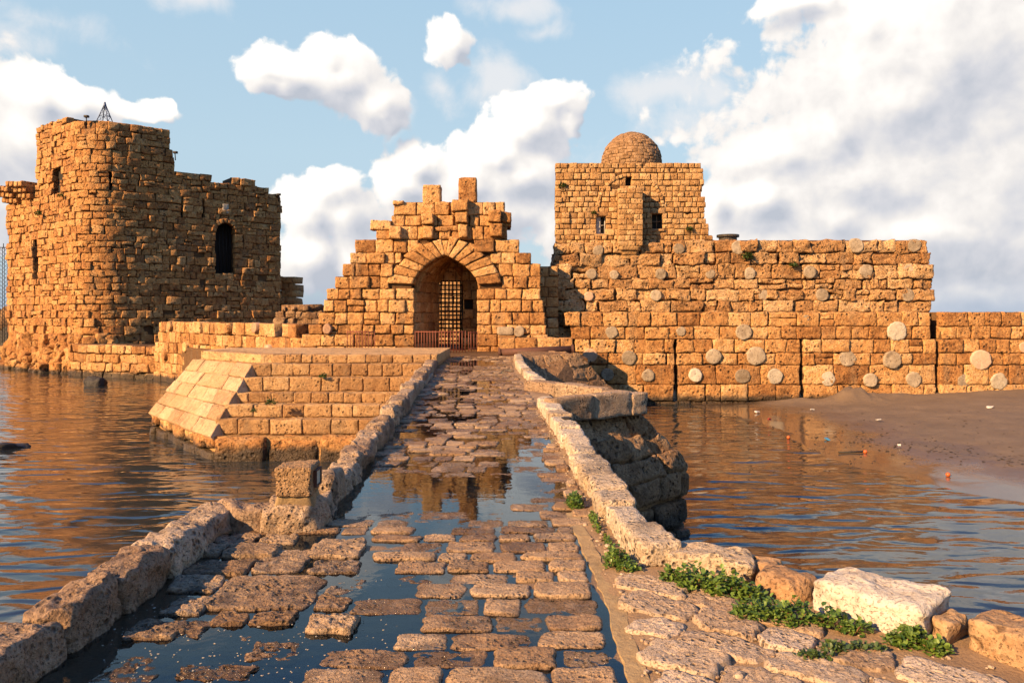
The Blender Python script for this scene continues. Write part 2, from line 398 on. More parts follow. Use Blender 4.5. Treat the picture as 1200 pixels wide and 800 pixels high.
def sand_mat():
    m, n, b, co, o = new_mat('beach sand')
    f = n.noise(co, .8, 6, .65); f2 = n.noise(co, 30, 4, .7); f3 = n.noise(n.vec('MULTIPLY', co, (.6, 1.6, 1)), 2.6, 5, .7)
    ge = n.new('ShaderNodeNewGeometry'); sz = n.new('ShaderNodeSeparateXYZ'); n.put(sz.inputs[0], ge.outputs['Position'])
    k = n.step(n.math('ADD', sz.outputs[2], n.math('MULTIPLY', n.math('SUBTRACT', f, .5), .12)), SEA + .03, SEA + .20, 1, 0)
    c = n.ramp(n.math('ADD', n.math('MULTIPLY', f, .6), n.math('MULTIPLY', f2, .4)), [(.25, (.085, .055, .034)), (.5, (.135, .092, .058)), (.75, (.20, .14, .09))])
    db = n.math('MULTIPLY', n.step(f3, .60, .68), n.step(f, .4, .6))
    c = n.mix(n.math('MULTIPLY', db, .6), c, (.035, .025, .018))
    c = n.mix(n.math('MULTIPLY', k, .55), c, (.045, .033, .026))
    n.put(b.inputs['Base Color'], c)
    n.put(b.inputs['Roughness'], n.math('MULTIPLY_ADD', k, -.80, .92))
    bp = n.new('ShaderNodeBump'); bp.inputs['Distance'].default_value = .06
    n.put(bp.inputs['Height'], n.math('MULTIPLY', n.math('ADD', n.math('MULTIPLY', f2, .5), f3), n.math('SUBTRACT', 1.0, k))); n.put(b.inputs['Normal'], bp.outputs[0])
    return m
M_sand = sand_mat()


# ------------------------------------------------------------------ geometry helpers
def W(px, py, Y):
    return np.array(((px - HX) / F * Y, Y, EYE - (py - HY) / F * Y))
def G0(px, py, z=0.0):
    Y = (EYE - z) * F / (py - HY)
    return np.array(((px - HX) / F * Y, Y, z))
def zy(py, Y): return EYE - (py - HY) / F * Y
def xx(px, Y): return (px - HX) / F * Y

def _h(ix, iy, iz):
    h = (ix.astype(np.uint32) * np.uint32(374761393)) ^ (iy.astype(np.uint32) * np.uint32(668265263)) ^ (iz.astype(np.uint32) * np.uint32(2147483647 - 58))
    h = (h ^ (h >> np.uint32(13))) * np.uint32(1274126177)
    h = (h ^ (h >> np.uint32(16))) * np.uint32(2246822519)
    h = h ^ (h >> np.uint32(15))
    return h.astype(np.float64) / 2147483647.5 - 1.0
def vnoise(p):
    i = np.floor(p).astype(np.int64); f = p - i; f = f * f * (3 - 2 * f)
    x, y, z = i[:, 0], i[:, 1], i[:, 2]; u, v, w = f[:, 0], f[:, 1], f[:, 2]
    def c(a, b, d): return _h(x + a, y + b, z + d)
    l = lambda a, b, t: a + (b - a) * t
    return l(l(l(c(0,0,0), c(1,0,0), u), l(c(0,1,0), c(1,1,0), u), v), l(l(c(0,0,1), c(1,0,1), u), l(c(0,1,1), c(1,1,1), u), v), w)
def fbm(p, o=3):
    s = 0; a = 1.0
    for k in range(o):
        s = s + a * vnoise(p * (2.03 ** k) + 13.7 * k); a *= .5
    return s

class Geo:
    def __init__(s):
        s.v = []; s.f = []; s.r = []; s.n = 0
    def add(s, v, faces, rnd=None):
        v = np.asarray(v, float)
        if isinstance(faces, np.ndarray):
            s.f.extend((faces + s.n).tolist())
        else:
            s.f.extend([[i + s.n for i in q] for q in faces])
        s.v.append(v); s.r.append(np.full(len(v), rng.random() if rnd is None else rnd)); s.n += len(v)
    def build(s, name, mat, parent=None, disp=(), smooth=True, sep=True):
        V = np.concatenate(s.v); r = np.concatenate(s.r)
        base = V.copy(); off = (r * 91.7)[:, None] * np.array((1., .7, 1.3)) if sep else 0
        for (a, fq) in disp:
            p = base * fq + off
            V = V + a * np.stack([fbm(p, 2), fbm(p + 31.3, 2), fbm(p + 67.9, 2)], 1)
        if parent is not None:
            V = V - np.array(parent.matrix_basis.translation)
            if parent.parent is not None:
                V = V - np.array(parent.parent.matrix_basis.translation)
        me = bpy.data.meshes.new(name)
        me.from_pydata(V.tolist(), [], s.f)
        at = me.attributes.new('rnd', 'FLOAT', 'POINT'); at.data.foreach_set('value', r.astype(np.float32))
        me.materials.append(mat)
        if smooth:
            me.polygons.foreach_set('use_smooth', np.ones(len(me.polygons), dtype=bool))
        me.update()
        o = bpy.data.objects.new(name, me); COL.objects.link(o)
        if parent is not None: o.parent = parent
        return o

def tag(o, label, cat, group=None, kind='thing'):
    o['label'] = label; o['category'] = cat; o['kind'] = kind
    if group: o['group'] = group
    return o
def struct(o):
    o['kind'] = 'structure'; return o
def thing(name, label, cat, loc, group=None):
    o = bpy.data.objects.new(name, None); COL.objects.link(o); o.location = loc; o.empty_display_size = .2
    return tag(o, label, cat, group)

_grid = {}
def gridf(nx, ny):
    if (nx, ny) not in _grid:
        i, j = np.meshgrid(np.arange(nx - 1), np.arange(ny - 1), indexing='ij')
        a = (i * ny + j).ravel()
        _grid[(nx, ny)] = np.stack([a, a + ny, a + ny + 1, a + 1], 1)
    return _grid[(nx, ny)]

def axis(a, b, r, n):
    r = min(r, (b - a) * .3)
    inner = np.linspace(a + r, b - r, max(2, n))
    u = np.concatenate([[a, a, a + r * .3], inner, [b - r * .3, b, b]])
    d = np.concatenate([[9, r, r * .28], np.zeros(len(inner)), [r * .28, r, 9]])
    return u, d

def block(g, mapf, u0, u1, v0, v1, depth=.35, proud=0.0, nx=4, ny=3, r=.06, gap=.012, rnd=None, flip=False):
    """one ashlar: a height field over (u, v) whose sides run back into the wall"""
    U, du = axis(u0 + gap, u1 - gap, r, nx); V, dv = axis(v0 + gap, v1 - gap, r, ny)
    A, B = np.meshgrid(U, V, indexing='ij'); DA, DB = np.meshgrid(du, dv, indexing='ij')
    w = np.where((DA > 8) | (DB > 8), -depth, proud - np.sqrt(np.minimum(DA, 8) ** 2 + np.minimum(DB, 8) ** 2))
    f = gridf(len(U), len(V))
    if flip: f = f[:, ::-1]
    g.add(mapf(A.ravel(), B.ravel(), w.ravel()), f, rnd)

def flat(Y0):
    return lambda u, v, w: np.stack([u, Y0 - w, v], 1)

class PathMap:
    def __init__(s, pts, side=1):
        p = np.asarray(pts, float); d = np.diff(p, axis=0); L = np.hypot(d[:, 0], d[:, 1])
        s.s = np.concatenate([[0], np.cumsum(L)]); s.p = p; s.L = s.s[-1]
        t = np.gradient(p, s.s, axis=0); t /= np.linalg.norm(t, axis=1)[:, None]
        s.nn = np.stack([t[:, 1], -t[:, 0]], 1) * side
    def pt(s, u): return np.stack([np.interp(u, s.s, s.p[:, 0]), np.interp(u, s.s, s.p[:, 1])], 1)
    def nor(s, u):
        n = np.stack([np.interp(u, s.s, s.nn[:, 0]), np.interp(u, s.s, s.nn[:, 1])], 1)
        return n / np.linalg.norm(n, axis=1)[:, None]
    def __call__(s, u, v, w):
        u = np.asarray(u, float); q = s.pt(u) + s.nor(u) * np.asarray(w)[:, None]
        return np.stack([q[:, 0], q[:, 1], v], 1)
    def at_px(s, px):
        u = np.linspace(0, s.L, 2000); q = s.pt(u); x = HX + F * q[:, 0] / q[:, 1]
        i = int(np.argmin(np.abs(x - px))); return u[i], q[i, 1]
    def rect_px(s, x0, x1, y0, y1):
        (a, Ya), (b, Yb) = s.at_px(x0), s.at_px(x1); Y = (Ya + Yb) / 2
        return min(a, b), max(a, b), zy(y1, Y), zy(y0, Y)

def fillet(pts, rad, n=8):
    out = [pts[0]]
    for a, b, c in zip(pts, pts[1:], pts[2:]):
        a, b, c = map(np.array, (a, b, c)); d1 = (a - b) / np.linalg.norm(a - b); d2 = (c - b) / np.linalg.norm(c - b)
        p, q = b + d1 * rad, b + d2 * rad
        for t in np.linspace(0, 1, n):
            out.append(tuple((1 - t) ** 2 * p + 2 * t * (1 - t) * b + t * t * q))
    out.append(pts[-1])
    res = []
    for a, b in zip(out, out[1:]):
        L = math.dist(a, b); k = max(1, int(L / .6))
        for i in range(k): res.append(tuple(np.array(a) + (np.array(b) - np.array(a)) * i / k))
    res.append(out[-1]); return res

def box_strip(g, mapf, u0, u1, v0, v1, w0, w1, n=1):
    us = np.linspace(u0, u1, n + 1); V = []
    for u in us:
        for (v, w) in ((v0, w0), (v1, w0), (v1, w1), (v0, w1)): V.append((u, v, w))
    V = np.array(V); f = []
    for i in range(n):
        for k in range(4):
            a, b = i * 4 + k, i * 4 + (k + 1) % 4; f.append([a, a + 4, b + 4, b])
    f.append([3, 2, 1, 0][::-1]); m = n * 4; f.append([m + 3, m + 2, m + 1, m])
    g.add(mapf(V[:, 0], V[:, 1], V[:, 2]), f)

def cut(iv, holes):
    for (h0, h1) in holes:
        new = []
        for (a, b) in iv:
            if h1 <= a or h0 >= b: new.append((a, b)); continue
            if h0 > a: new.append((a, h0))
            if h1 < b: new.append((h1, b))
        iv = new
    return iv

def masonry(g, gb, mapf, rows, thick=1.0, lo=.9, hi=1.9, holes=(), nx=5, ny=4, r=.06, gap=.012, depth=.4, pj=.03, inset=.06, missing=0.0, curved=False, body=True, split=.0):
    for (v0, v1, iv) in rows:
        h = v1 - v0
        hs = [(a, b) for (a, b, c, d) in holes if min(v1, d) - max(v0, c) > h * .4]
        for (a, b) in cut(iv, hs):
            if b - a < .05: continue
            if body and gb is not None:
                box_strip(gb, mapf, a + .03, b - .03, v0, v1, -inset, -thick, max(1, int((b - a) / .7)) if curved else 1)
            x = a
            while x < b - 1e-6:
                w = h * rng.uniform(lo, hi)
                if b - x - w < h * .55: w = b - x
                if w > h * hi * 1.25: w *= .5
                pv = max(-1.5 * pj, rng.gauss(0, pj)); gp_ = gap * rng.uniform(.6, 1.5)
                if rng.random() < split:
                    vm = v0 + h * rng.uniform(.4, .6); block(g, mapf, x, x + w, v0, vm, depth, pv, nx, max(2, ny - 2), r, gp_); block(g, mapf, x, x + w, vm, v1, depth, pv + rng.gauss(0, pj * .5), nx, max(2, ny - 2), r, gp_)
                elif rng.random() >= missing:
                    block(g, mapf, x, x + w, v0, v1, depth, pv, nx, ny, r, gp_)
                x += w

_cube = {}
def cube_t(res):
    if res not in _cube:
        t = np.linspace(-1, 1, res + 1); A, B = np.meshgrid(t, t, indexing='ij'); A, B = A.ravel(), B.ravel(); o = np.ones_like(A)
        V, Fc = [], []
        for k, q in enumerate(((o, A, B), (-o, B, A), (A, o, -B), (A, -o, B), (A, B, o), (B, A, -o))):
            V.append(np.stack(q, 1)); f = gridf(res + 1, res + 1).copy()
            Fc.append(f + k * len(A))
        V = np.concatenate(V); Fc = np.concatenate(Fc)
        key = np.round(V * 1e4).astype(np.int64); _, idx, inv = np.unique(key, axis=0, return_index=True, return_inverse=True)
        V = V[idx]; Fc = inv.ravel()[Fc]
        c = V[Fc].mean(1); n = np.cross(V[Fc[:, 1]] - V[Fc[:, 0]], V[Fc[:, 2]] - V[Fc[:, 0]])
        bad = (c * n).sum(1) < 0; Fc[bad] = Fc[bad][:, ::-1]
        _cube[res] = (V, Fc)
    return _cube[res]

def hexa(g, c8, res=6, rd=.3, rnd=None):
    """a worn block inside eight corners (bottom 4 counter-clockwise, then top 4)"""
    V, Fc = cube_t(res); rd_ = 1 - rd
    q = np.clip(V, -rd_, rd_); d = V - q; L = np.linalg.norm(d, axis=1); L[L == 0] = 1
    p = q + d / L[:, None] * rd * (np.linalg.norm(d, axis=1) > 0)[:, None]
    t = (p + 1) / 2; x, y, z = t[:, :1], t[:, 1:2], t[:, 2:]
    c = [np.asarray(k, float) for k in c8]
    bot = c[0] * (1 - x) * (1 - y) + c[1] * x * (1 - y) + c[2] * x * y + c[3] * (1 - x) * y
    top = c[4] * (1 - x) * (1 - y) + c[5] * x * (1 - y) + c[6] * x * y + c[7] * (1 - x) * y
    g.add(bot * (1 - z) + top * z, Fc, rnd)

def obox(g, c, h, rz=0, res=6, rd=.3, rnd=None, tilt=0.0, jit=0.0):
    cs, sn = math.cos(rz), math.sin(rz); P8 = []
    for z in (-1, 1):
        for (x, y) in ((-1, -1), (1, -1), (1, 1), (-1, 1)):
            X, Yy = x * h[0] * (1 + rng.uniform(-jit, jit)), y * h[1] * (1 + rng.uniform(-jit, jit)); Z = z * h[2] + (tilt * y * h[1]) + (rng.uniform(-jit, jit) * h[2] if z > 0 else 0)
            P8.append((c[0] + X * cs - Yy * sn, c[1] + X * sn + Yy * cs, c[2] + Z))
    hexa(g, P8, res, rd, rnd)

def polar(g, mapf, u, v, ru, rv, top, depth, rot=0, p=4.0, nseg=24, edge=.02, wob=.06, rnd=None, rings=(.4, .72, .9)):
    a = np.linspace(0, 2 * math.pi, nseg, endpoint=False); ca, sa = np.cos(a), np.sin(a)
    rad = (np.abs(ca) ** p + np.abs(sa) ** p) ** (-1 / p)
    k = rng.random() * 50
    rad *= 1 + wob * vnoise(np.stack([ca * 1.6 + k, sa * 1.6, a * 0], 1)) + wob * .6 * vnoise(np.stack([ca * 4 + k, sa * 4, a * 0 + 9], 1))
    cr, sr = math.cos(rot), math.sin(rot)
    U, V, Wd = [np.array([0.0])], [np.array([0.0])], [np.array([0.0])]
    m = min(ru, rv)
    spec = [(t, -edge * .12 * t * t) for t in rings] + [(1 - edge * .5 / m, -edge * .3), (1, -edge), (1.0 + .05, -depth)]
    for (t, w) in spec:
        x, y = ca * rad * ru * t, sa * rad * rv * t
        U.append(x); V.append(y); Wd.append(np.full(nseg, w))
    U, V, Wd = map(np.concatenate, (U, V, Wd))
    f = [[0, 1 + i, 1 + (i + 1) % nseg] for i in range(nseg)]
    for q in range(len(spec) - 1):
        for i in range(nseg):
            A = 1 + q * nseg; j = (i + 1) % nseg
            f.append([A + i, A + nseg + i, A + nseg + j, A + j])
    g.add(mapf(u + U * cr - V * sr, v + U * sr + V * cr, top + Wd), f, rnd)
ground = lambda u, v, w: np.stack([u, v, w], 1)

def prism(g, poly, z0, z1, rnd=None):
    n = len(poly); V = [(x, y, z0) for x, y in poly] + [(x, y, z1) for x, y in poly]
    f = [[i, (i + 1) % n, n + (i + 1) % n, n + i] for i in range(n)] + [list(range(n, 2 * n)), list(range(n))[::-1]]
    g.add(V, f, rnd)
def loft(g, top, bot, rnd=None):
    n = len(top); V = list(bot) + list(top)
    f = [[i, (i + 1) % n, n + (i + 1) % n, n + i] for i in range(n)] + [list(range(n, 2 * n)), list(range(n))[::-1]]
    g.add(V, f, rnd)
def tube(g, p0, p1, r, n=8, rnd=None, r1=None):
    p0, p1 = Vector(p0), Vector(p1); d = (p1 - p0).normalized(); a = d.orthogonal().normalized(); b = d.cross(a); V = []
    for p, rr in ((p0, r), (p1, r if r1 is None else r1)):
        for i in range(n):
            t = 2 * math.pi * i / n; V.append(tuple(p + a * math.cos(t) * rr + b * math.sin(t) * rr))
    f = [[i, (i + 1) % n, n + (i + 1) % n, n + i] for i in range(n)] + [list(range(n))[::-1], list(range(n, 2 * n))]
    g.add(V, f, rnd)

def bilin(T1, T2, B1, B2, ref=None):
    """slanted face; u runs T1->T2, v from the bottom (0) to the top (1 per metre of slope)"""
    T1, T2, B1, B2 = map(np.array, (T1, T2, B1, B2)); L = (np.linalg.norm(T2 - T1) + np.linalg.norm(B2 - B1)) / 2; H = (np.linalg.norm(T1 - B1) + np.linalg.norm(T2 - B2)) / 2
    n = np.cross(T2 - T1, B1 - T1); n = n / np.linalg.norm(n)
    if (np.dot(n, np.array((0, 0, EYE)) - (T1 + T2) / 2) if ref is None else np.dot(n, (T1 + T2 + B1 + B2) / 4 - np.array(ref))) < 0: n = -n
    def m(u, v, w):
        a, b = (np.asarray(u) / L)[:, None], (np.asarray(v) / H)[:, None]
        return (T1 * (1 - a) + T2 * a) * b + (B1 * (1 - a) + B2 * a) * (1 - b) + n * np.asarray(w)[:, None]
    return m, L, H

def inside(poly, x, y):
    r = np.zeros(x.shape, bool); n = len(poly)
    for i in range(n):
        (x0, y0), (x1, y1) = poly[i], poly[(i + 1) % n]
        if y0 == y1: continue
        c = ((y0 > y) != (y1 > y)) & (x < (x1 - x0) * (y - y0) / (y1 - y0) + x0); r ^= c
    return r
def dist_poly(pts, x, y):
    d = np.full(x.shape, 1e9)
    for (x0, y0), (x1, y1) in zip(pts, pts[1:]):
        dx, dy = x1 - x0, y1 - y0; t = np.clip(((x - x0) * dx + (y - y0) * dy) / (dx * dx + dy * dy), 0, 1)
        d = np.minimum(d, np.hypot(x - x0 - t * dx, y - y0 - t * dy))
    return d

def arch_fill(g, mapf, u0, u1, vs, vt, w0, w1, n=10):
    """the solid between a square head and a round arch"""
    uc, hw = (u0 + u1) / 2, (u1 - u0) / 2; V = []
    for i in range(n + 1):
        t = math.pi * i / n; u = uc - hw * math.cos(t); v = vs + (vt - .02 - vs) * math.sin(t)
        for w in (w0, w1): V += [(u, v, w), (u, vt, w)]
    V = np.array(V); f = []
    for i in range(n):
        a = i * 4; b = a + 4
        f += [[a, b, b + 1, a + 1], [a + 2, a + 3, b + 3, b + 2], [a, a + 2, b + 2, b]]
    g.add(mapf(V[:, 0], V[:, 1], V[:, 2]), f)


# ------------------------------------------------------------------ water, beach, far water
def heightgrid(g, xs, ys, zf, mask=None):
    A, B = np.meshgrid(xs, ys, indexing='ij'); z = zf(A, B)
    f = gridf(len(xs), len(ys))
    if mask is not None:
        cx = A.ravel()[f].mean(1); cy = B.ravel()[f].mean(1); f = f[mask(cx, cy)]
        used = np.unique(f); inv = np.zeros(A.size, int); inv[used] = np.arange(len(used))
        g.add(np.stack([A.ravel()[used], B.ravel()[used], z.ravel()[used]], 1), inv[f], .5)
    else:
        g.add(np.stack([A.ravel(), B.ravel(), z.ravel()], 1), f, .5)

def sea_z(x, y):
    p = np.stack([x.ravel(), y.ravel(), 0 * x.ravel()], 1)
    z = .019 * fbm(p * np.array((.6, 1.2, 1)), 2) + .03 * vnoise(p * np.array((.22, .5, 1)))
    d = dist_poly([(-95, 3), (-95, 98), (56, 98), (56, 3), (-95, 3)], x, y).ravel()
    calm = np.clip((11 - x.ravel()) / 6, .25, 1)
    return (SEA + z * np.clip(d / 6, 0, 1) * calm).reshape(x.shape)
g = Geo()
heightgrid(g, np.arange(-95, 56.01, .3), np.arange(3, 98.01, .26), sea_z)
struct(g.build('sea_water', M_water))
g = Geo()
S = 9000.0; zo = SEA - .02
xs_, ys_ = (-S, -95, 56, S), (-S, 3, 98, S)
for i in range(3):
    for j in range(3):
        if i == 1 and j == 1: continue
        g.add([(xs_[i], ys_[j], zo), (xs_[i + 1], ys_[j], zo), (xs_[i + 1], ys_[j + 1], zo), (xs_[i], ys_[j + 1], zo)], [[0, 1, 2, 3]], .5)
struct(g.build('open_sea_water', M_water, smooth=False))

shore = [(8.4, 40), (8.7, 36), (9.5, 32.5), (10.0, 29.3), (9.5, 25), (9.4, 21.6), (10.3, 19.2), (11.6, 17.0), (14.5, 14.2), (20, 11), (30, 8), (60, 4)]
def beach_z(x, y):
    s = dist_poly(shore, x, y); ins = inside(shore + [(200, 4), (200, 60), (8.4, 60)], x, y)
    sd = np.where(ins, s, -s); p = np.stack([x.ravel(), y.ravel(), 0 * x.ravel()], 1)
    z = np.where(sd > 0, .018 * sd + .010 * sd ** 1.35, .07 * sd)
    nz = (.035 * fbm(p * .7, 3)).reshape(x.shape) * np.clip(sd * .35, .12, 1) + (.012 * fbm(p * 5, 2)).reshape(x.shape) * np.clip(sd * .3, 0, 1)
    m = .56 * np.exp(-(((x - 15.9) / .9) ** 2 + ((y - 35.9) / .7) ** 2)) + .2 * np.exp(-(((x - 17.8) / 1.6) ** 2 + ((y - 36.3) / .6) ** 2)) + .15 * np.exp(-(((x - 13.6) / .8) ** 2 + ((y - 36.3) / .5) ** 2))
    m = m * (1 + .35 * vnoise(p * 3)).reshape(x.shape)
    return SEA + np.clip(z, -1.5, .75) + nz + m
g = Geo()
heightgrid(g, np.arange(4, 62, .16), np.arange(3, 37.6, .16), beach_z)
struct(g.build('beach', M_sand))

# ------------------------------------------------------------------ walkway
L_IN = [(-2.18, -4), (-2.2, 5.95), (-1.56, 6.02), (-1.52, 6.3), (-1.60, 8.0), (-1.70, 10.8), (-2.24, 21.25), (-2.72, 30.5)]
R_IN = [(.03, 30.6), (.08, 23.2), (.45, 15.6), (.62, 9.9), (.70, 7.15), (.72, 5.75), (.86, 5.02), (1.05, 4.75), (1.5, 4.35), (2.0, 3.85), (2.5, 3.45), (4.2, 2.2), (4.2, -4)]
deck = L_IN + R_IN
OUT = [(-2.5, -4), (-2.5, 6.28), (-1.86, 6.32), (-1.90, 8.0), (-2.0, 10.8), (-2.54, 21.25), (-3.0, 31),
       (.4, 31), (.4, 23.2), (.78, 15.6), (.92, 9.9), (1.0, 7.15), (1.02, 5.4), (1.3, 5.25), (1.75, 4.85), (2.35, 4.25), (2.95, 3.7), (4.8, 2.3), (4.8, -4)]
g = Geo()
prism(g, OUT, -4, -.13, .5)
struct(g.build('walkway_core', M_deck, smooth=False))

LOWS = [(-.85, 7.1, .75, .75, .040), (-.15, 7.5, .55, .6, .036), (-.05, 9.6, .30, 1.1, .034), (-1.25, 7.7, .35, .7, .036), (-1.55, 3.98, .55, .34, .052), (-1.55, 3.45, .5, .5, .046), (-.55, 12.5, .4, .5, .014),
        (-1.35, 11.4, .25, 1.0, .020), (-1.5, 16.5, .4, 1.4, .016), (-.7, 18.5, .4, 1.0, .014), (-1.4, 22.5, .4, 1.0, .018), (-1.0, 26.2, .7, 1.4, .034), (-2.0, 26.5, .4, 1.0, .022),
        (-1.55, 5.1, .18, .2, .02), (-.2, 15, .3, .8, .010), (-1.70, 7.0, .22, .9, .014), (-.5, 5.9, .5, .25, .010), (-.9, 4.7, .3, .3, .016)]
def hfun(x, y):
    h = np.interp(y, [0, 6, 8, 11, 31], [.0155, .0150, .0135, .0105, .0095])
    for (cx, cy, rx, ry, d) in LOWS:
        h = h - d * np.exp(-(((x - cx) / rx) ** 2 + ((y - cy) / ry) ** 2))
    xr = np.interp(y, [3, 4.2, 5, 5.75, 9.9, 15.6, 23.2, 31], [.45, .5, .5, .48, .42, .25, -.1, -.2])
    h = h + .035 * np.clip((x - xr) / .22, 0, 1)
    return h + .008 * np.sin(x * 2.1 + y * 1.3) * np.sin(y * 1.7 - x)
g = Geo()
def mud_z(x, y):
    p = np.stack([x.ravel(), y.ravel(), 0 * x.ravel()], 1)
    return hfun(x, y) - .024 + (.010 * fbm(p * 5, 3)).reshape(x.shape)
heightgrid(g, np.arange(-3.0, 4.6, .07), np.arange(-3.9, 30.95, .07), mud_z, lambda x, y: inside(OUT, x, y))
struct(g.build('mud_bed', M_mud))
g = Geo()
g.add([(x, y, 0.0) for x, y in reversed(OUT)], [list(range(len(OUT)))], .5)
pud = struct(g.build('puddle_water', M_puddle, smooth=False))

# paving stones: rows across the bridge, larger slabs by the left bend, slanting rows by the boulders
gp = Geo(); gs_ = Geo(); gq = Geo()
def xl(y): return float(np.interp(y, [p[1] for p in L_IN if p[1] > 6.02], [p[0] for p in L_IN if p[1] > 6.02])) if y > 6.15 else -2.16
def xr(y):
    ys = [p[1] for p in R_IN][::-1]; xs = [p[0] for p in R_IN][::-1]; return float(np.interp(y, ys, xs))
def stone(cx, cy, hx, hy, rot=0, lift=0.0, p=8.0, wob=.055, rnd=None, geo=None):
    far = cy > 13
    z = float(hfun(np.array(cx), np.array(cy))) + rng.gauss(.002, .0055) + lift
    polar(geo or gp, ground, cx, cy, hx, hy, z, .10, rot + rng.gauss(0, .03), p * rng.uniform(.75, 1.3), 14 if far else (56 if geo else 32), min(.012, hy * .22), wob, rnd, (.5, .85) if far else ((.08, .16, .25, .34, .43, .52, .61, .7, .79, .87, .94) if geo else (.3, .55, .75, .9)))
SLABS = [  # big worn slabs near the bend: pixel box in the photograph, x0 x1 y0 y1
 (250,303,628,639),(306,350,628,639),(232,264,640,653),(266,328,641,655),(222,296,658,675),(200,262,677,695),(252,376,675,716),(302,362,646,672),(366,428,634,655),(364,424,657,673),(196,246,703,722),
 (190,240,728,748),(250,290,719,734),(296,345,719,734),(120,200,764,800),(290,352,752,776),(205,300,780,798),(385,428,678,697),(368,410,700,716),(150,215,728,752),(250,330,742,760),(362,420,724,744)]
sl = []
for (x0, x1, y0, y1) in SLABS:
    a, b = G0((x0 + x1) / 2, y1), G0((x0 + x1) / 2, y0)
    cy = (a[1] + b[1]) / 2; hw = (x1 - x0) / 2 / F * cy; cx = (a[0] + b[0]) / 2
    sl.append((cx, cy, hw, (b[1] - a[1]) / 2))
    stone(cx, cy, hw * .97, (b[1] - a[1]) / 2 * .97, 0, .008 if y1 < 725 else .026, 9.0, .09, None, gs_)
y = -1.0
while y < 30.6:
    h = rng.uniform(.19, .27) if y < 8 else rng.uniform(.22, .32)
    x0, x1 = xl(y + h / 2) + .04, xr(y + h / 2) - .03
    if y < 6.0: x1 = min(x1, .50)
    x = x0 + rng.uniform(-.1, .08)
    while x < x1 - .08:
        w = rng.uniform(.22, .50)
        if x + w > x1 - .08: w = x1 - x
        cx, cy = x + w / 2, y + h / 2
        clash = any(abs(cx - q[0]) < q[2] + w * .42 and abs(cy - q[1]) < q[3] + h * .4 for q in sl)
        left_bay = y < 5.6 and cx < -1.0
        if not clash and not (left_bay and rng.random() < .35) and rng.random() > .03:
            q = rng.uniform(.70, .93)
            stone(cx, cy + rng.gauss(0, .008), w / 2 - rng.uniform(.006, .018), h / 2 - rng.uniform(.006, .020), -.02, 0)
        x += w
    y += h
# slanting rows
d1 = np.array((.80, -.60)); d2 = np.array((-.60, -.80)); o0 = np.array((.98, 4.80))
t = .13
for row in range(12):
    h = rng.uniform(.22, .30); s = (.650 - o0[0] - d2[0] * (t + h / 2 - .1)) / d1[0] + rng.uniform(0, .02)
    while s < 4.0:
        w = rng.uniform(.26, .5); c = o0 + d1 * (s + w / 2) + d2 * (t + h / 2 - .1)
        s += w
        if c[1] > 5.6 or c[1] < -.5: continue
        if not inside(deck, np.array([c[0] + .05]), np.array([c[1] + .05]))[0]: continue
        stone(c[0], c[1], w / 2 - .007, h / 2 - .008, math.atan2(-.6, .8), -.002, 6.5, .10, None, gq)
    t += h
struct(gq.build('flagstone_paving', M_dry, disp=[(.010, 3.0), (.007, 9), (.006, 24), (.004, 60)]))
struct(gs_.build('flagstone_paving', M_flag, disp=[(.008, 3.0), (.008, 9), (.009, 24), (.005, 60)]))
struct(gp.build('paving', M_cob, disp=[(.007, 3.5), (.006, 12), (.005, 34)]))
g = Geo()   # cement strip that divides the two kinds of paving
ys = np.arange(-1, 6.6, .08); V = []
for yy in ys:
    xm = float(np.interp(yy, [-1, 3.5, 4.6, 6.6], [.60, .585, .60, .50])); n = .006 * math.sin(yy * 9) + rng.uniform(-.008, .008)
    V += [(xm - .07 + n, yy, -.05), (xm - .05 + n, yy, .012), (xm + .045 + n, yy, .020), (xm + .07 + n, yy, -.05)]
g.add(V, [[i * 4 + k, i * 4 + k + 1, i * 4 + k + 5, i * 4 + k + 4][::-1] for i in range(len(ys) - 1) for k in range(3)], .5)
struct(g.build('cement_strip_path', M_cement, disp=[(.006, 9)], smooth=False))

g = Geo(); k = 0
while k < 700:
    if rng.random() < .6: yy = rng.uniform(3.2, 5.6); x_ = rng.uniform(.60, 2.4)
    else: yy = rng.uniform(5.5, 14); x_ = xr(yy) - abs(rng.gauss(.02, .16))
    if not inside(deck, np.array([x_]), np.array([yy]))[0]: continue
    k += 1; q = rng.uniform(.004, .012) * (2 if rng.random() < .06 else 1)
    obox(g, (x_, yy, float(hfun(np.array(x_), np.array(yy))) - .022 + q * .3), (q * rng.uniform(1, 1.6), q, q * .7), rng.random() * 3, 3, .5)
o = g.build('gravel', M_dry); o['kind'] = 'stuff'; o['category'] = 'gravel'; o['label'] = 'loose grit and small pebbles in the dirt beside the paving'
g = Geo()
for _ in range(420):
    if rng.random() < .75: px, py = rng.uniform(120, 470), rng.uniform(700, 800)
    else: px, py = rng.uniform(380, 640), rng.uniform(560, 690)
    c = G0(px, py, 0); r_ = rng.uniform(.0015, .0045) * (1.6 if rng.random() < .1 else 1)
    polar(g, ground, c[0], c[1], r_ * rng.uniform(1, 1.8), r_, .0025, .002, rng.uniform(0, 3), 2, 7, .001, .1, None, (.6,))
o = g.build('floating_debris', M_specks); o['kind'] = 'stuff'; o['category'] = 'debris'; o['label'] = 'tiny pale specks and scum drifting on the shallow puddle'

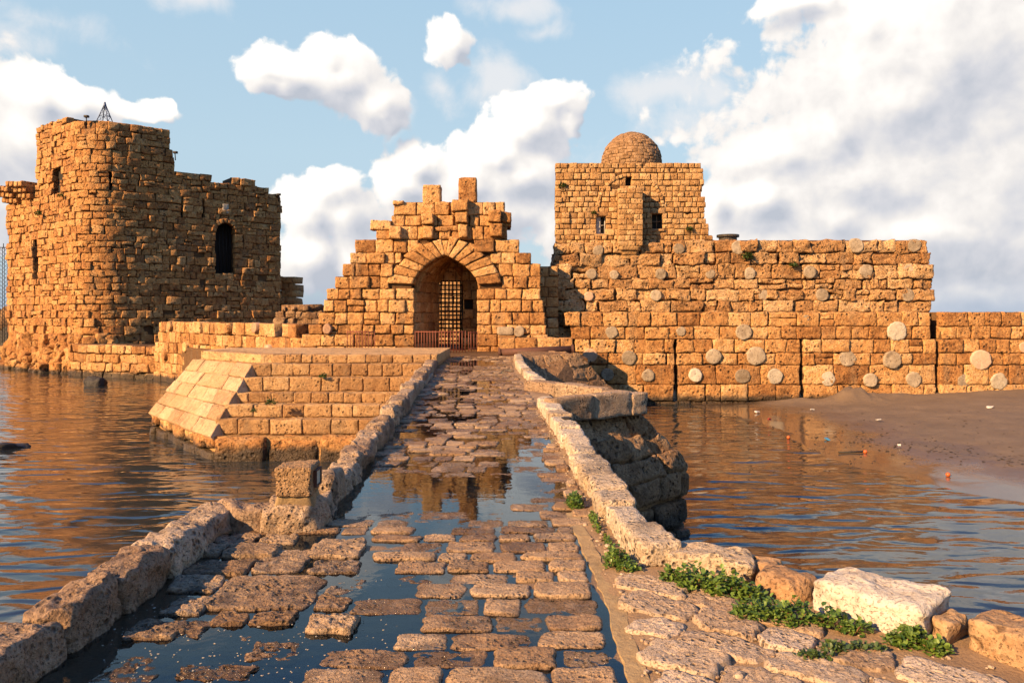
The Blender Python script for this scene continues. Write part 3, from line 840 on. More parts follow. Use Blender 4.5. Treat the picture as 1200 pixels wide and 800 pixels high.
# ------------------------------------------------------------------ parapets
def parapet(root, path, th, h, side, lo, hi, res, mat, rd=.32, hj=.03, zb=-.16, disp=((.03, 2.6), (.016, 8), (.007, 24)), batter=.0, skip=()):
    P = PathMap(path, side); u = 0.0; k = 0
    while u < P.L - 1e-6:
        w = rng.uniform(lo, hi)
        if P.L - u - w < lo * .6: w = P.L - u
        a, b = u - .006, u + w + .006; u += w; k += 1
        if k - 1 in skip: continue
        q = P.pt(np.array([a, b])); n = P.nor(np.array([a, b])); hh = h + rng.gauss(0, hj); t0 = th * rng.uniform(.9, 1.1); o = rng.gauss(0, .015)
        A, B = q[0] + n[0] * o, q[1] + n[1] * o; C, D_ = q[1] + n[1] * t0, q[0] + n[0] * t0
        g = Geo(); z3 = lambda p, z: (p[0], p[1], z)
        bt = n.mean(0) * batter
        hexa(g, [z3(A, zb), z3(B, zb), z3(C, zb), z3(D_, zb), z3(A + bt, hh + rng.gauss(0, hj * .5)), z3(B + bt, hh + rng.gauss(0, hj * .5)), z3(C, hh + rng.gauss(0, hj * .5)), z3(D_, hh + rng.gauss(0, hj * .5))], res, rd)
        g.build('parapet_block', mat, root, disp)

pl = thing('parapet', 'low parapet of eroded rounded blocks beside the big puddle slabs, ending at the stone post', 'parapet', (-2.3, 3, 0))
parapet(pl, [(-2.16, 1.2), (-2.17, 6.2)], .31, .215, -1, .48, .85, 22, M_crust_shade, .30, .014, batter=.04, disp=((.028, 2.4), (.022, 7), (.012, 20)))
g = Geo(); hexa(g, [(-2.2, 5.93, -.16), (-1.86, 5.97, -.16), (-1.86, 6.30, -.16), (-2.46, 6.30, -.16), (-2.18, 5.97, .20), (-1.86, 6.0, .19), (-1.86, 6.26, .20), (-2.46, 6.26, .21)], 16, .3)
g.build('parapet_block', M_crust_shade, pl, ((.03, 2.6), (.016, 8), (.007, 24)))
g = Geo(); hexa(g, [(-1.98, 5.88, -.16), (-1.53, 5.94, -.16), (-1.48, 6.42, -.16), (-1.98, 6.38, -.16), (-1.96, 5.93, .21), (-1.55, 5.97, .20), (-1.51, 6.40, .23), (-1.96, 6.36, .23)], 18, .35)
g.build('parapet_block', M_crust_shade, pl, ((.04, 3.2), (.02, 9), (.007, 24)))

pl2 = thing('parapet', 'long parapet of worn blocks from the stone post along the water side to the gatehouse', 'parapet', (-2, 14, 0))
parapet(pl2, [(-1.54, 6.42), (-1.60, 8.0), (-1.70, 10.8), (-1.80, 12.8)], .28, .21, -1, .3, .56, 13, M_crust_shade, .42, .03, disp=((.045, 3), (.024, 9), (.01, 22)))
parapet(pl2, [(-1.80, 12.8), (-2.24, 21.25)], .32, .23, -1, .5, .95, 8, M_crust_shade, .32, .035, disp=((.035, 2.4), (.014, 8)))
parapet(pl2, [(-2.24, 21.25), (-2.74, 30.4)], .32, .2, -1, .7, 1.3, 6, M_crust_shade, .25, .03, disp=((.03, 2),))
parapet(pl2, [(-2.02, 18.0), (-2.16, 21.0)], .10, .10, -1, .5, .9, 6, M_crust_shade, .25, .02, disp=((.02, 3),))
g = Geo(); hexa(g, [(-3.0, 30.3, -.2), (-2.72, 30.3, -.2), (-2.72, 30.8, -.2), (-3.0, 30.8, -.2), (-3.0, 30.3, .34), (-2.72, 30.3, .34), (-2.72, 30.8, .34), (-3.0, 30.8, .34)], 5, .15); g.build('parapet_block', M_crust_shade, pl2, ((.02, 3),))

pr = thing('parapet', 'sunlit pale stone parapet with a drain hole, right of the flooded walkway', 'parapet', (.8, 9, 0))
parapet(pr, [(.86, 5.05), (.73, 5.75), (.71, 7.15), (.64, 9.9), (.52, 13.0)], .29, .19, 1, .4, .68, 13, M_pale, .22, .014, disp=((.022, 3), (.012, 9), (.006, 26)))
parapet(pr, [(.52, 13.0), (.47, 14.2)], .25, .19, 1, .5, .8, 8, M_pale, .2, .015, disp=((.02, 3), (.01, 10)))
g = Geo(); polar(g, lambda u, v, w: np.stack([u, v, w], 1), .79, 11.15, .075, .10, .205, .02, p=2, nseg=14, edge=.004); g.build('drain_hole_shade', M_dark, pr)  # flat dark disc painted for the shade inside the hole
# pointed bay of the right pier
A, B, C_ = (.55, 13.5), (2.40, 14.8), (.50, 17.3)
parapet(pr, [A, B], .30, .24, 1, .6, 1.0, 10, M_crust_shade, .16, .012, zb=-.2, disp=((.015, 3), (.008, 10)))  # bay takes the browner stone to deepen its shaded face
parapet(pr, [(2.36, 14.86), C_], -.30, .24, 1, .6, 1.0, 10, M_crust_shade, .16, .012, zb=-.2, disp=((.015, 3), (.008, 10)))
parapet(pr, [C_, (.14, 23.2), (.06, 29.0)], .28, .2, 1, .6, 1.1, 6, M_pale, .2, .02, disp=((.02, 3),))

# ------------------------------------------------------------------ right pier (pointed cutwater, in shade)
def cutwater(name, label, A, B, C, A1, B1, C1, ztop, zmid, mat, nrow):
    root = thing(name, label, 'bridge pier', (A[0], (A[1] + C[1]) / 2, SEA))
    gb = Geo(); z = lambda p, h: (p[0], p[1], h)
    ins = lambda p: (p[0] - .14, p[1] + .1)
    loft(gb, [z(ins(A), ztop - .02), z((B[0] - .2, B[1] + .05), ztop - .02), z((C[0] - .1, C[1] - .1), ztop - .02)], [z(ins(A1), zmid - .02), z((B1[0] - .2, B1[1] + .05), zmid - .02), z((C1[0] - .1, C1[1] - .1), zmid - .02)])
    prism(gb, [ins(A1), (B1[0] - .2, B1[1] + .05), (C1[0] - .1, C1[1] - .1)], -4, zmid)
    gb.build('core', M_shade, root, smooth=False)
    g = Geo()
    for (t1, t2, b1, b2) in ((z(A, ztop), z(B, ztop), z(A1, zmid), z(B1, zmid)), (z(B, ztop), z(C, ztop), z(B1, zmid), z(C1, zmid))):
        m, L, H = bilin(t1, t2, b1, b2, (A[0], (A[1] + C[1]) / 2, zmid - 1))
        rows = [(H * i / nrow, H * (i + 1) / nrow, [(0, L)]) for i in range(nrow)]
        masonry(g, None, m, rows, 0, 1.0, 2.2, nx=14, ny=10, r=.06, gap=.014, depth=.4, pj=.04)
    for (p, q) in ((A1, B1), (B1, C1)):
        m = PathMap([p, q], 1)
        masonry(g, None, m, [(zmid - .55, zmid, [(0, m.L)]), (zmid - 1.1, zmid - .55, [(0.15, m.L - .15)]), (zmid - 1.65, zmid - 1.1, [(.1, m.L - .1)])], 0, 1.1, 2.2, nx=7, ny=5, r=.09, gap=.03, depth=.3, pj=.05)
    g.build('masonry', mat, root, disp=((.05, 1.5), (.028, 5), (.014, 12)))
    return root
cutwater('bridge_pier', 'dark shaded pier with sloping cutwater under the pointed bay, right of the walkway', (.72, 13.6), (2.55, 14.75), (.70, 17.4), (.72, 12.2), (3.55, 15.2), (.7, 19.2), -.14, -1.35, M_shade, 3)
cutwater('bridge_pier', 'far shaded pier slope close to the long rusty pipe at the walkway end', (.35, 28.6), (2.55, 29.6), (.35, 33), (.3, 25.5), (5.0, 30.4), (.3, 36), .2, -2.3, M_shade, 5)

# ------------------------------------------------------------------ left pier with stepped front and sunlit slope
root = thing('bridge_pier', 'large stepped ashlar pier with a sunlit sloping end standing in the water', 'bridge pier', (-6, 25, SEA))
gb, g = Geo(), Geo()
ST = [(22.5, -2.0, -1.9), (22.95, -1.9, -1.44), (23.4, -1.44, -1.06), (23.85, -1.06, -.74), (24.3, -.74, -.30), (24.75, -.30, .10), (25.2, .10, .38)]
XR = -2.45
ZB, ZT = -1.9, .10
fl = lambda z: -8.87 + (.48) * (z - ZB) / (ZT - ZB)
bl = lambda z: (-13.3 + 1.8 * (z - ZB) / (ZT - ZB), 28 - .3 * (z - ZB) / (ZT - ZB))
for (Yf, z0, z1) in ST[1:]:
    zz = min(z0, ZT - .001); xl_ = fl(zz) + (.5 if z0 >= ZT - .01 else 0)
    masonry(g, None, flat(Yf), [(z0, z1, [(xl_, XR)])], 0, 1.1, 2.4, nx=6, ny=5, r=.035, gap=.008, depth=.6, pj=.012)
    b = bl(min(z1, ZT))
    prism(gb, [(fl(min(z1, ZT)) + .12, Yf + .06), (XR, Yf + .06), (XR, 30.5), (b[0] + .25, 30.5), (b[0] + .25, b[1] + .1)], z0 - .01, z1 - .012)
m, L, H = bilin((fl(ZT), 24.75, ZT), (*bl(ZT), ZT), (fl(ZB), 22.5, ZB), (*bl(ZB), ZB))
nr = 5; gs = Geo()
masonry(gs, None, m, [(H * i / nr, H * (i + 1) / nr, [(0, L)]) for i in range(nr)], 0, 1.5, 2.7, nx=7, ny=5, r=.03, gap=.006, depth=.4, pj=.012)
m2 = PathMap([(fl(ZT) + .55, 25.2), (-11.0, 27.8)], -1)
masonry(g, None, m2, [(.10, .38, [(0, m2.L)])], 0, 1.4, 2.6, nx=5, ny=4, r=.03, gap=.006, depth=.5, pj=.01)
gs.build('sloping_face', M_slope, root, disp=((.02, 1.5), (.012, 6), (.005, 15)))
g.build('ashlar_face', M_pier, root, disp=((.022, 1.5), (.014, 6), (.006, 15)))
gl = Geo()   # rough foundation course at the waterline
masonry(gl, None, flat(22.48), [(-3.0, -1.9, [(-8.8, XR)])], 0, .8, 1.5, nx=9, ny=8, r=.16, gap=.03, depth=.6, pj=.06)
m3 = PathMap([(-8.85, 22.55), (-13.1, 27.9)], -1)
masonry(gl, None, m3, [(-3.0, -2.35, [(0.1, m3.L)]), (-2.35, -1.9, [(0, m3.L)])], 0, 1.2, 2.4, nx=9, ny=7, r=.10, gap=.02, depth=.5, pj=.05)
m4 = PathMap([(-13.2, 27.95), (-10.5, 31.5)], -1)
masonry(gl, None, m4, [(-3.0, -2.35, [(0, m4.L)]), (-2.35, -1.9, [(0, m4.L)])], 0, 1.2, 2.4, nx=7, ny=5, r=.10, gap=.02, depth=.5, pj=.04)
gl.build('foundation_course', M_sea, root, disp=((.07, 1.6), (.03, 5)))
prism(gb, [(-8.7, 22.7), (XR, 22.7), (XR, 31), (-11, 31), (-12.95, 28)], -4, -1.92)
loft(gb, [(fl(ZT) + .12, 24.85, ZT - .03), (XR - .1, 24.85, ZT - .03), (XR - .1, 29.5, ZT - .03), (-11.2, 29.5, ZT - .03), (bl(ZT)[0] + .2, 27.8, ZT - .03)], [(fl(ZB) + .2, 24.85, ZB), (XR - .1, 24.85, ZB), (XR - .1, 29.5, ZB), (-11.2, 29.5, ZB), (bl(ZB)[0] + .25, 27.9, ZB)])
gb.build('core', M_tan, root, smooth=False)
g = Geo()
g.add([(-11.4, 30.4, -.05), (3.0, 30.4, -.05), (3.0, 50, -.05), (-13.5, 50, -.05), (-13.5, 37, -.05)], [[0, 1, 2, 3, 4]], .5)
V = [(-11.4, 30.4), (3.0, 30.4), (3.0, 50), (-13.5, 50), (-13.5, 37)]
prism(g, V, -4, -.06)
struct(g.build('castle_ground', M_mortar, smooth=False))

# ------------------------------------------------------------------ gatehouse
YG = 36.0
cu = lambda c: ((c / 3.078 + 340) - 600) * YG / F
cv = lambda c: 1.7 - ((c / 3.078 + 180) - 368) * YG / F
gate = thing('gatehouse', 'ruined golden stone gatehouse with stepped top and pointed arch at the walkway end', 'gatehouse', (cu(562), YG, 0))
g, gb = Geo(), Geo()
mf = flat(YG)
RW = [(174,222,372,775),(222,262,365,798),(262,310,308,783),(310,357,233,827),(357,397,215,870),(397,443,188,905),(443,487,160,905),(487,527,130,905),(527,572,120,915),
      (572,617,100,920),(617,652,65,925),(652,695,40,930),(695,735,30,965),(735,800,30,965)]
for (t_, b_, l_, r_) in RW:
    c = (t_ + b_) / 2
    if c > 487: iv = cut([(l_, r_)], [(447, 674)])
    elif c > 310:
        hf = 205 * math.sqrt(max(0, 1 - ((482 - c) / 170) ** 2)); iv = cut([(l_, r_)], [(562 - hf, 562 + hf)])
    else: iv = [(l_, r_)]
    th = 2.6 if c > 310 else 1.7
    if c > 310:
        n = 5 if c < 487 else 1
        for k in range(n):
            a_, q_ = t_ + (b_ - t_) * k / n, t_ + (b_ - t_) * (k + 1) / n; cc = (a_ + q_) / 2
            if cc < 487:
                d_ = (482 - cc) / 115; hw = 122 * max(0, 1 - d_ * d_) ** .85 if d_ < 1 else 0
                bi = cut([(l_, r_)], [(560 - hw, 560 + hw)]) if hw > 3 else [(l_, r_)]
            else: bi = iv
            for (x0, x1) in bi: box_strip(gb, mf, cu(x0) + .03, cu(x1) - .03, cv(q_), cv(a_), -.14, -th)
        body = False
    else: body = True
    masonry(g, gb, mf, [(cv(b_), cv(t_), [(cu(a), cu(b)) for a, b in iv])], th, .85, 1.75, nx=8, ny=7, r=.062, gap=.012, depth=.7, pj=.04, body=body, inset=.13, split=.05)
for (x0, x1, y0, y1, p_) in ((475,520,220,258,.4),(480,518,262,308,.28),(585,646,168,210,.42),(597,642,212,252,.34),(608,642,256,305,.25),(715,762,207,250,.42),(720,766,252,300,.3),(358,402,264,310,.3),(290,366,240,277,.08),(762,798,212,250,.2),(372,412,170,186,.1)):
    block(g, mf, cu(x0), cu(x1), cv(y1), cv(y0), .6, p_, 7, 6, .06, .01)
block(g, mf, cu(520), cu(604), cv(280), cv(262), .4, .16, 9, 4, .07, .005)
g.build('wall', M_gate, gate, disp=((.03, 1.6), (.022, 5), (.013, 12)))
gb.build('wall_core', M_mortar, gate, smooth=False)
g = Geo()   # voussoirs
ang_ = [4, 17, 29, 41, 52, 63, 74, 85, 96, 107, 118, 129, 141, 152, 164, 176]
for a0, a1 in zip(ang_, ang_[1:]):
    ro = rng.uniform(.96, 1.06)
    pt = lambda a, A, B: (cu(561 + A * (math.copysign(abs(math.cos(R(a))) ** (1.85 if A < 150 else 1.15), math.cos(R(a))))), cv(480 - B * math.sin(R(a))))
    pi0, pi1, po0, po1 = pt(a0 + .4, 116, 114), pt(a1 - .4, 116, 114), pt(a0 + .4, 206 * ro, 172 * ro), pt(a1 - .4, 206 * ro, 172 * ro)
    pr_ = -.07 + rng.gauss(0, .02); q = lambda p, y: (p[0], y, p[1])
    hexa(g, [q(pi0, YG + pr_), q(pi0, YG + 1.0), q(po0, YG + 1.0), q(po0, YG + pr_), q(pi1, YG + pr_), q(pi1, YG + 1.0), q(po1, YG + 1.0), q(po1, YG + pr_)], 7, .12)
g.build('arch', M_gate, gate, disp=((.02, 1.6), (.01, 6)))
# passage lining
prof = [(445, 760)] + [(445, y) for y in (700, 640, 580, 530, 487)] + [(561 - 116 * math.copysign(abs(math.cos(R(a))) ** 1.85, math.cos(R(a))), 482 - 115 * math.sin(R(a))) for a in range(8, 173, 8)] + [(677, y) for y in (487, 530, 580, 640, 700, 760)]
PP = PathMap([(cu(a), cv(b)) for a, b in prof], 1)
def lining(u, v, w):
    q = PP.pt(np.asarray(v)) + PP.nor(np.asarray(v)) * np.asarray(w)[:, None]
    q[:, 0] += .95 * np.clip(np.asarray(u) / 3.2, 0, 1) * np.clip((cu(600) - q[:, 0]) / (cu(600) - cu(445)), 0, 1)
    return np.stack([q[:, 0], YG + np.asarray(u), q[:, 1]], 1)
nn = 24; g, gb = Geo(), Geo()
for i in range(nn):
    a, b = PP.L * i / nn, PP.L * (i + 1) / nn; u = .75 if 7 <= i <= 16 else .3
    box_strip(gb, lining, .9, 3.2, a, b, -.1, -.5)
    while u < 3.1:
        w = rng.uniform(.5, .9); block(g, lining, u, min(3.2, u + w), a, b, .3, rng.gauss(-.01, .015), 4, 4, .04, .008, flip=True); u += w
g.build('passage_lining', M_gate, gate, disp=((.02, 1.6), (.01, 6)))
gb.build('passage_core', M_mortar, gate, smooth=False)
# rear wall with the inner doorway
YR = 39.2; g, gb = Geo(), Geo(); mr = flat(YR)
rows = []
py = 296
while py < 416:
    rows.append((zy(py + 11, YR), zy(py, YR), [(xx(468, YR), xx(572, YR))])); py += 11
dr = (xx(511, YR), xx(542, YR), -1, zy(334, YR))
masonry(g, gb, mr, rows, .5, .8, 1.5, holes=[dr, (xx(543, YR), xx(554, YR), zy(363, YR), zy(347, YR))], nx=4, ny=4, r=.04, depth=.4, pj=.015)
arch_fill(g, mr, dr[0], dr[1], zy(340, YR), zy(313, YR), .02, -.5)
g.build('inner_doorway_wall', M_gate, gate, disp=((.02, 2),))
gb.build('inner_core', M_mortar, gate, smooth=False)
g = Geo(); box_strip(g, mr, xx(543, YR), xx(554, YR), zy(363, YR), zy(347, YR), -.36, -.42); g.build('window', M_dark, gate, smooth=False)
g = Geo()
x = dr[0] + .03
while x < dr[1]:
    tube(g, (x, YR + .35, -.05), (x, YR + .35, zy(313, YR)), .042, 6); x += .2
z = .1
while z < zy(313, YR):
    tube(g, (dr[0], YR + .35, z), (dr[1], YR + .35, z), .042, 6); z += .22
for xk in (dr[0] + .02, dr[1] - .02): tube(g, (xk, YR + .35, -.05), (xk, YR + .35, zy(330, YR)), .06, 6)
g.build('iron_gate', M_iron, gate)
for (x0, x1, y0, y1, w) in ((478,543,112,180,.85),(607,671,85,174,.8)):
    g = Geo(); zb, zt = cv(y1 + 6), cv(y0)
    hexa(g, [(cu(x0), YG + .05, zb), (cu(x1), YG + .05, zb), (cu(x1), YG + w, zb), (cu(x0), YG + w, zb), (cu(x0), YG + .05, zt), (cu(x1), YG + .05, zt), (cu(x1), YG + w, zt), (cu(x0), YG + w, zt)], 8, .1)
    g.build('merlon', M_gate, gate, ((.03, 1.6), (.015, 6)))
g = Geo(); polar(g, mf, cu(825), cv(641), .25, .25, .16, .3, p=2, edge=.03); g.build('column_drum', M_drum, gate, ((.012, 4),))
g = Geo(); polar(g, mf, cu(135), cv(632), .2, .24, .14, .3, p=2.3, edge=.04); g.build('column_drum', M_drump, gate, ((.014, 4),))
g = Geo(); polar(g, mf, cu(778), cv(640), .42, .22, .12, .3, p=7, edge=.09); g.build('column_shaft', M_drum, gate, ((.012, 4),))
# side wall between gatehouse and sea wall
g, gb = Geo(), Geo(); Y_ = 37.4; rows = []; py = 312
while py < 416:
    rows.append((zy(py + 12, Y_), zy(py, Y_), [(xx(628, Y_), xx(655 + rng.uniform(-1, 1), Y_))])); py += 12
masonry(g, gb, flat(Y_), rows, 1.5, .8, 1.5, nx=4, ny=4, r=.05)
g.build('return_wall', M_gate, gate, disp=((.03, 1.6),)); gb.build('return_core', M_mortar, gate, smooth=False)
# ledge of blocks at the foot, right of the arch
g = Geo()
masonry(g, None, flat(34.6), [(zy(412, 34.6), zy(396, 34.6), [(xx(585, 34.6), xx(672, 34.6))]), (zy(430, 34.6), zy(412, 34.6), [(xx(585, 34.6), xx(672, 34.6))])], 0, 1.0, 2.0, nx=6, ny=5, r=.05, depth=1.4)
g.build('foot_ledge', M_gate, gate, disp=((.03, 1.6), (.01, 6)))

# lit wall inside the courtyard, seen through the gate
yard = thing('courtyard_wall', 'tan stone wall inside the castle glimpsed through the iron gate grille', 'wall', (-4, 47, 0))
g, gb = Geo(), Geo(); rows = [(z0, z0 + .5, [(-9, -.5)]) for z0 in np.arange(-.2, 4.4, .5)]
masonry(g, gb, flat(47.0), rows, .6, .9, 1.8, nx=4, ny=3)
g.build('masonry', M_pier, yard, disp=((.02, 2),)); gb.build('core', M_mortar, yard, smooth=False)

# ------------------------------------------------------------------ sea walls with column drums
def pxrows(Y, rows):
    return [(zy(b, Y), zy(t, Y), [(xx(l, Y), xx(r, Y)) for (l, r) in iv]) for (t, b, iv) in rows]
def drums(root, Y, lst):
    for (px, py, r, kind) in lst:
        g = Geo(); rr = r / F * Y
        pr_ = rng.uniform(.03, .12)
        polar(g, flat(Y), xx(px, Y), zy(py, Y), rr, rr * rng.uniform(.93, 1.03), pr_, .3, rng.uniform(0, 6), 2.0 + rng.uniform(0, .25), 48, rng.uniform(.015, .05), rng.uniform(.03, .08), None, (.35, .7, .88))
        g.build('column_drum', {'g': M_drum, 'w': M_drumw, 'p': M_drump}[kind], root, ((.02, 3), (.008, 12)))
YL, YU = 37.0, 38.0
low = thing('sea_wall', 'lower sea wall tier studded with round column ends, dark wet foot above the sand', 'sea wall', (10, YL, SEA))
g, gb = Geo(), Geo()
rows = [(365.6,382.4,[(661,1091)]),(382.4,397.4,[(669,1091)]),(397.4,413.6,[(674,790.5),(793.5,938.5),(941.5,1098)]),(413.6,427.4,[(674,790.5),(793.5,938.5),(941.5,1098)]),
        (427.4,450.5,[(690,790),(794,938),(942,1098)]),(450.5,470,[(690,790),(795,938),(943,1097)]),(470,484,[(690,938),(941,1097)])]
masonry(g, gb, flat(YL), pxrows(YL, rows), 1.6, .9, 2.2, nx=8, ny=7, r=.06, gap=.012, depth=.6, pj=.042, inset=.14, split=.06)
g.build('masonry', M_sea, low, disp=((.036, 1.5), (.03, 5), (.016, 12))); gb.build('core', M_mortar, low, smooth=False)
c4 = lambda x, y, r: (x / 3.333 + 840, y / 3.333 + 260, r / 3.333)
c3 = lambda x, y, r: (x / 2.353 + 620, y / 2.353 + 140, r / 2.353)
drums(low, YL, [(*c4(104,430,30),'g'),(*c4(703,426,37),'w'),(*c4(152,523,36),'g'),(*c4(510,532,33),'g'),(*c4(684,538,34),'g'),(*c4(100,602,29),'g'),(*c4(228,603,29),'w'),(*c4(434,612,28),'w'),(*c4(598,618,26),'g'),(*c4(770,617,29),'g'),
    (*c3(228,587,17),'g'),(*c3(419,585,13),'g'),(*c3(168,651,20),'p'),(*c3(275,657,20),'g'),(*c3(508,653,21),'g'),(*c3(216,703,17),'g'),(*c3(328,705,18),'g'),(*c3(458,705,19),'w'),(*c4(348,375,15),'g')])
far_r = thing('sea_wall', 'separate stretch of sea wall past the gap, reaching the picture edge beside the beach', 'sea wall', (23, YL, SEA))
g, gb = Geo(), Geo()
rows = [(365.6,382.4,[(1105,1262)]),(382.4,397.4,[(1104,1262)]),(397.4,413.6,[(1101,1262)]),(413.6,427.4,[(1101,1262)]),(427.4,450.5,[(1101.5,1262)]),(450.5,470,[(1102,1262)]),(470,484,[(1102,1262)])]
masonry(g, gb, flat(YL), pxrows(YL, rows), 1.6, .9, 2.2, nx=8, ny=7, r=.06, gap=.012, depth=.6, pj=.042, inset=.14, split=.06)
g.build('masonry', M_sea, far_r, disp=((.04, 1.5), (.02, 5), (.008, 14))); gb.build('core', M_mortar, far_r, smooth=False)
drums(far_r, YL, [(*c4(1030,538,38),'p'),(*c4(1205,490,22),'p'),(*c4(966,621,28),'g'),(*c4(1100,622,31),'w')])
up = thing('sea_wall', 'taller rugged upper sea wall set back above the lower tier, below the domed building', 'sea wall', (10, YU, 0))
g, gb = Geo(), Geo()
rows = [(281,296,[(788,1088)]),(284,297,[(650,788)]),(296,309.5,[(789,1091)]),(297,312,[(648,789)]),(309.5,326.6,[(651,1094)]),(326.6,338.6,[(652,1094)]),(338.6,352,[(652,1094)]),(352,365.6,[(652,1092)]),(365.6,382,[(652,1092)]),(382,412,[(652,1092)])]
masonry(g, gb, flat(YU), pxrows(YU, rows), 1.6, .7, 2.8, nx=10, ny=8, r=.07, gap=.012, depth=.7, pj=.055, inset=.24, split=.1)
g.build('masonry', M_upper, up, disp=((.075, 1.3), (.055, 3.5), (.03, 10))); gb.build('core', M_mortar, up, smooth=False)
drums(up, YU, [(*c4(82,100,25),'g'),(*c4(129,201,22),'g'),(*c4(362,196,24),'g'),(*c4(545,92,29),'g'),(*c4(582,193,27),'g'),(*c4(770,92,27),'g'),(*c4(752,191,29),'g'),(*c4(183,286,20),'g'),(*c4(411,284,24),'g'),(*c4(748,286,24),'g'),
    (*c3(190,361,15),'g'),(*c3(413,357,15),'g'),(*c3(172,426,15),'g'),(*c3(235,428,13),'g'),(*c3(363,426,15),'g'),(*c3(499,425,14),'g'),(*c3(165,487,14),'p'),(*c3(350,485,15),'g')])
tp = thing('well_head', 'dark round ribbed drum sitting on top of the upper sea wall beside the domed building', 'stone drum', (xx(853, 39), 39, zy(283, 39)))
g = Geo(); cxx = xx(853, 39); zb = zy(285, 39)
tube(g, (cxx, 39, zb), (cxx, 39, zb + .3), .45, 20); g.build('drum', M_rock, tp, smooth=False)
g = Geo(); tube(g, (cxx, 39, zb + .3), (cxx, 39, zb + .42), .56, 20); g.build('rim', M_rock, tp, smooth=False)

# ------------------------------------------------------------------ domed building
YB = 38.5
dom = thing('domed_building', 'small square stone building with rounded dome and box oriel above the sea wall', 'building', (xx(738, YB), YB, zy(285, YB)))
g, gb = Geo(), Geo(); rows = []; py = 191.0
while py < 287:
    h = rng.uniform(5.2, 8.2); right = 824 + max(0, (py - 250) / 36) * 11 + rng.uniform(-2, 2)
    if py > 228: right += 3
    rows.append((zy(py + h, YB), zy(py + (3 * (py < 192) * 0), YB), [(xx(650.5 + rng.uniform(-.5, .8), YB), xx(right, YB))])); py += h
H1 = (xx(699, YB), xx(709.5, YB), zy(274, YB), zy(253, YB)); H2 = (xx(764.5, YB), xx(776.5, YB), zy(268, YB), zy(250, YB)); H3 = (xx(734, YB), xx(740, YB), zy(219, YB), zy(207, YB))
masonry(g, gb, flat(YB), rows, .8, .8, 1.7, holes=[H1, H2, H3], nx=3, ny=3, r=.03, gap=.012, depth=.3, pj=.03)
g.build('front_wall', M_tan, dom, disp=((.03, 2), (.012, 8)))
bx0, bx1 = xx(651, YB) + .1, xx(822, YB) - .1; zt_, zb_ = zy(193, YB), zy(290, YB)
bq = xx(656, YB + 8)
for pl_ in ([(bx0, YB + .8), (bx0 + .6, YB + .8), (bq + .6, YB + 7.4), (bq, YB + 7.4)], [(bx1 - .6, YB + .8), (bx1, YB + .8), (bx1, YB + 7.4), (bx1 - .6, YB + 7.4)], [(bq, YB + 7.4), (bx1, YB + 7.4), (bx1, YB + 8), (bq, YB + 8)]): prism(gb, pl_, zb_, zt_)
prism(gb, [(bq + .6, YB + .8), (bx1 - .6, YB + .8), (bx1 - .6, YB + 7.4), (bq + .6, YB + 7.4)], zt_ - .4, zt_ - .1)
gb.build('wall_core', M_mortar, dom, smooth=False)
for (a, b, c, d), mm in ((H1, M_dark), (H2, M_dark), (H3, M_dark)):
    g = Geo(); box_strip(g, flat(YB), a - .02, b + .02, c - .02, d + .02, -.34, -.4); w_o = g.build('window', mm, dom, smooth=False)
    if a != H3[0]:
        g = Geo()
        for t_ in (0, .5, 1): tube(g, (a + (b - a) * t_, YB + .26, c), (a + (b - a) * t_, YB + .26, d), .025, 6)
        for t_ in (0.02, .5, .98): tube(g, (a, YB + .26, c + (d - c) * t_), (b, YB + .26, c + (d - c) * t_), .02, 6)
        g.build('window_frame', M_shut if a == H1[0] else M_wood, w_o)
        g = Geo(); block(g, flat(YB), a - .12, b + .12, d - .02, d + .2, .4, .05, 4, 3, .02); g.build('lintel', M_pier, w_o)
        g = Geo(); block(g, flat(YB), a - .1, b + .1, c - .14, c, .4, .05, 4, 3, .02); g.build('sill', M_pier, w_o)
g = Geo(); box_strip(g, flat(YB), H1[0] + .02, H1[0] + .2, H1[2], H1[3] - .02, -.2, -.23); g.build('shutter', M_shut, dom, smooth=False)
# oriel
YO = YB - .85; g, gb = Geo(), Geo(); ox0, ox1 = xx(725, YO), xx(753.5, YO); rows = []; py = 220
while py < 288: rows.append((zy(py + 6.2, YO), zy(py, YO), [(ox0, ox1)])); py += 6.2
masonry(g, gb, flat(YO), rows, .8, 1, 2, nx=3, ny=3, r=.025, gap=.008, depth=.5, pj=.01)
for k, (ins_, h0, h1) in enumerate(((.12, 288, 293), (.3, 293, 298), (.45, 298, 303))):
    Yk = YO + ins_ * .9; hexa(g, [(ox0 + ins_ * .7, Yk, zy(h1, YO)), (ox1 - ins_ * .7, Yk, zy(h1, YO)), (ox1 - ins_ * .7, YB + .1, zy(h1, YO)), (ox0 + ins_ * .7, YB + .1, zy(h1, YO)), (ox0 + ins_ * .5, Yk - .1, zy(h0, YO)), (ox1 - ins_ * .5, Yk - .1, zy(h0, YO)), (ox1 - ins_ * .5, YB + .1, zy(h0, YO)), (ox0 + ins_ * .5, YB + .1, zy(h0, YO))], 5, .1)
g.build('oriel', M_tan, dom, disp=((.015, 2),)); gb.build('oriel_core', M_mortar, dom, smooth=False)
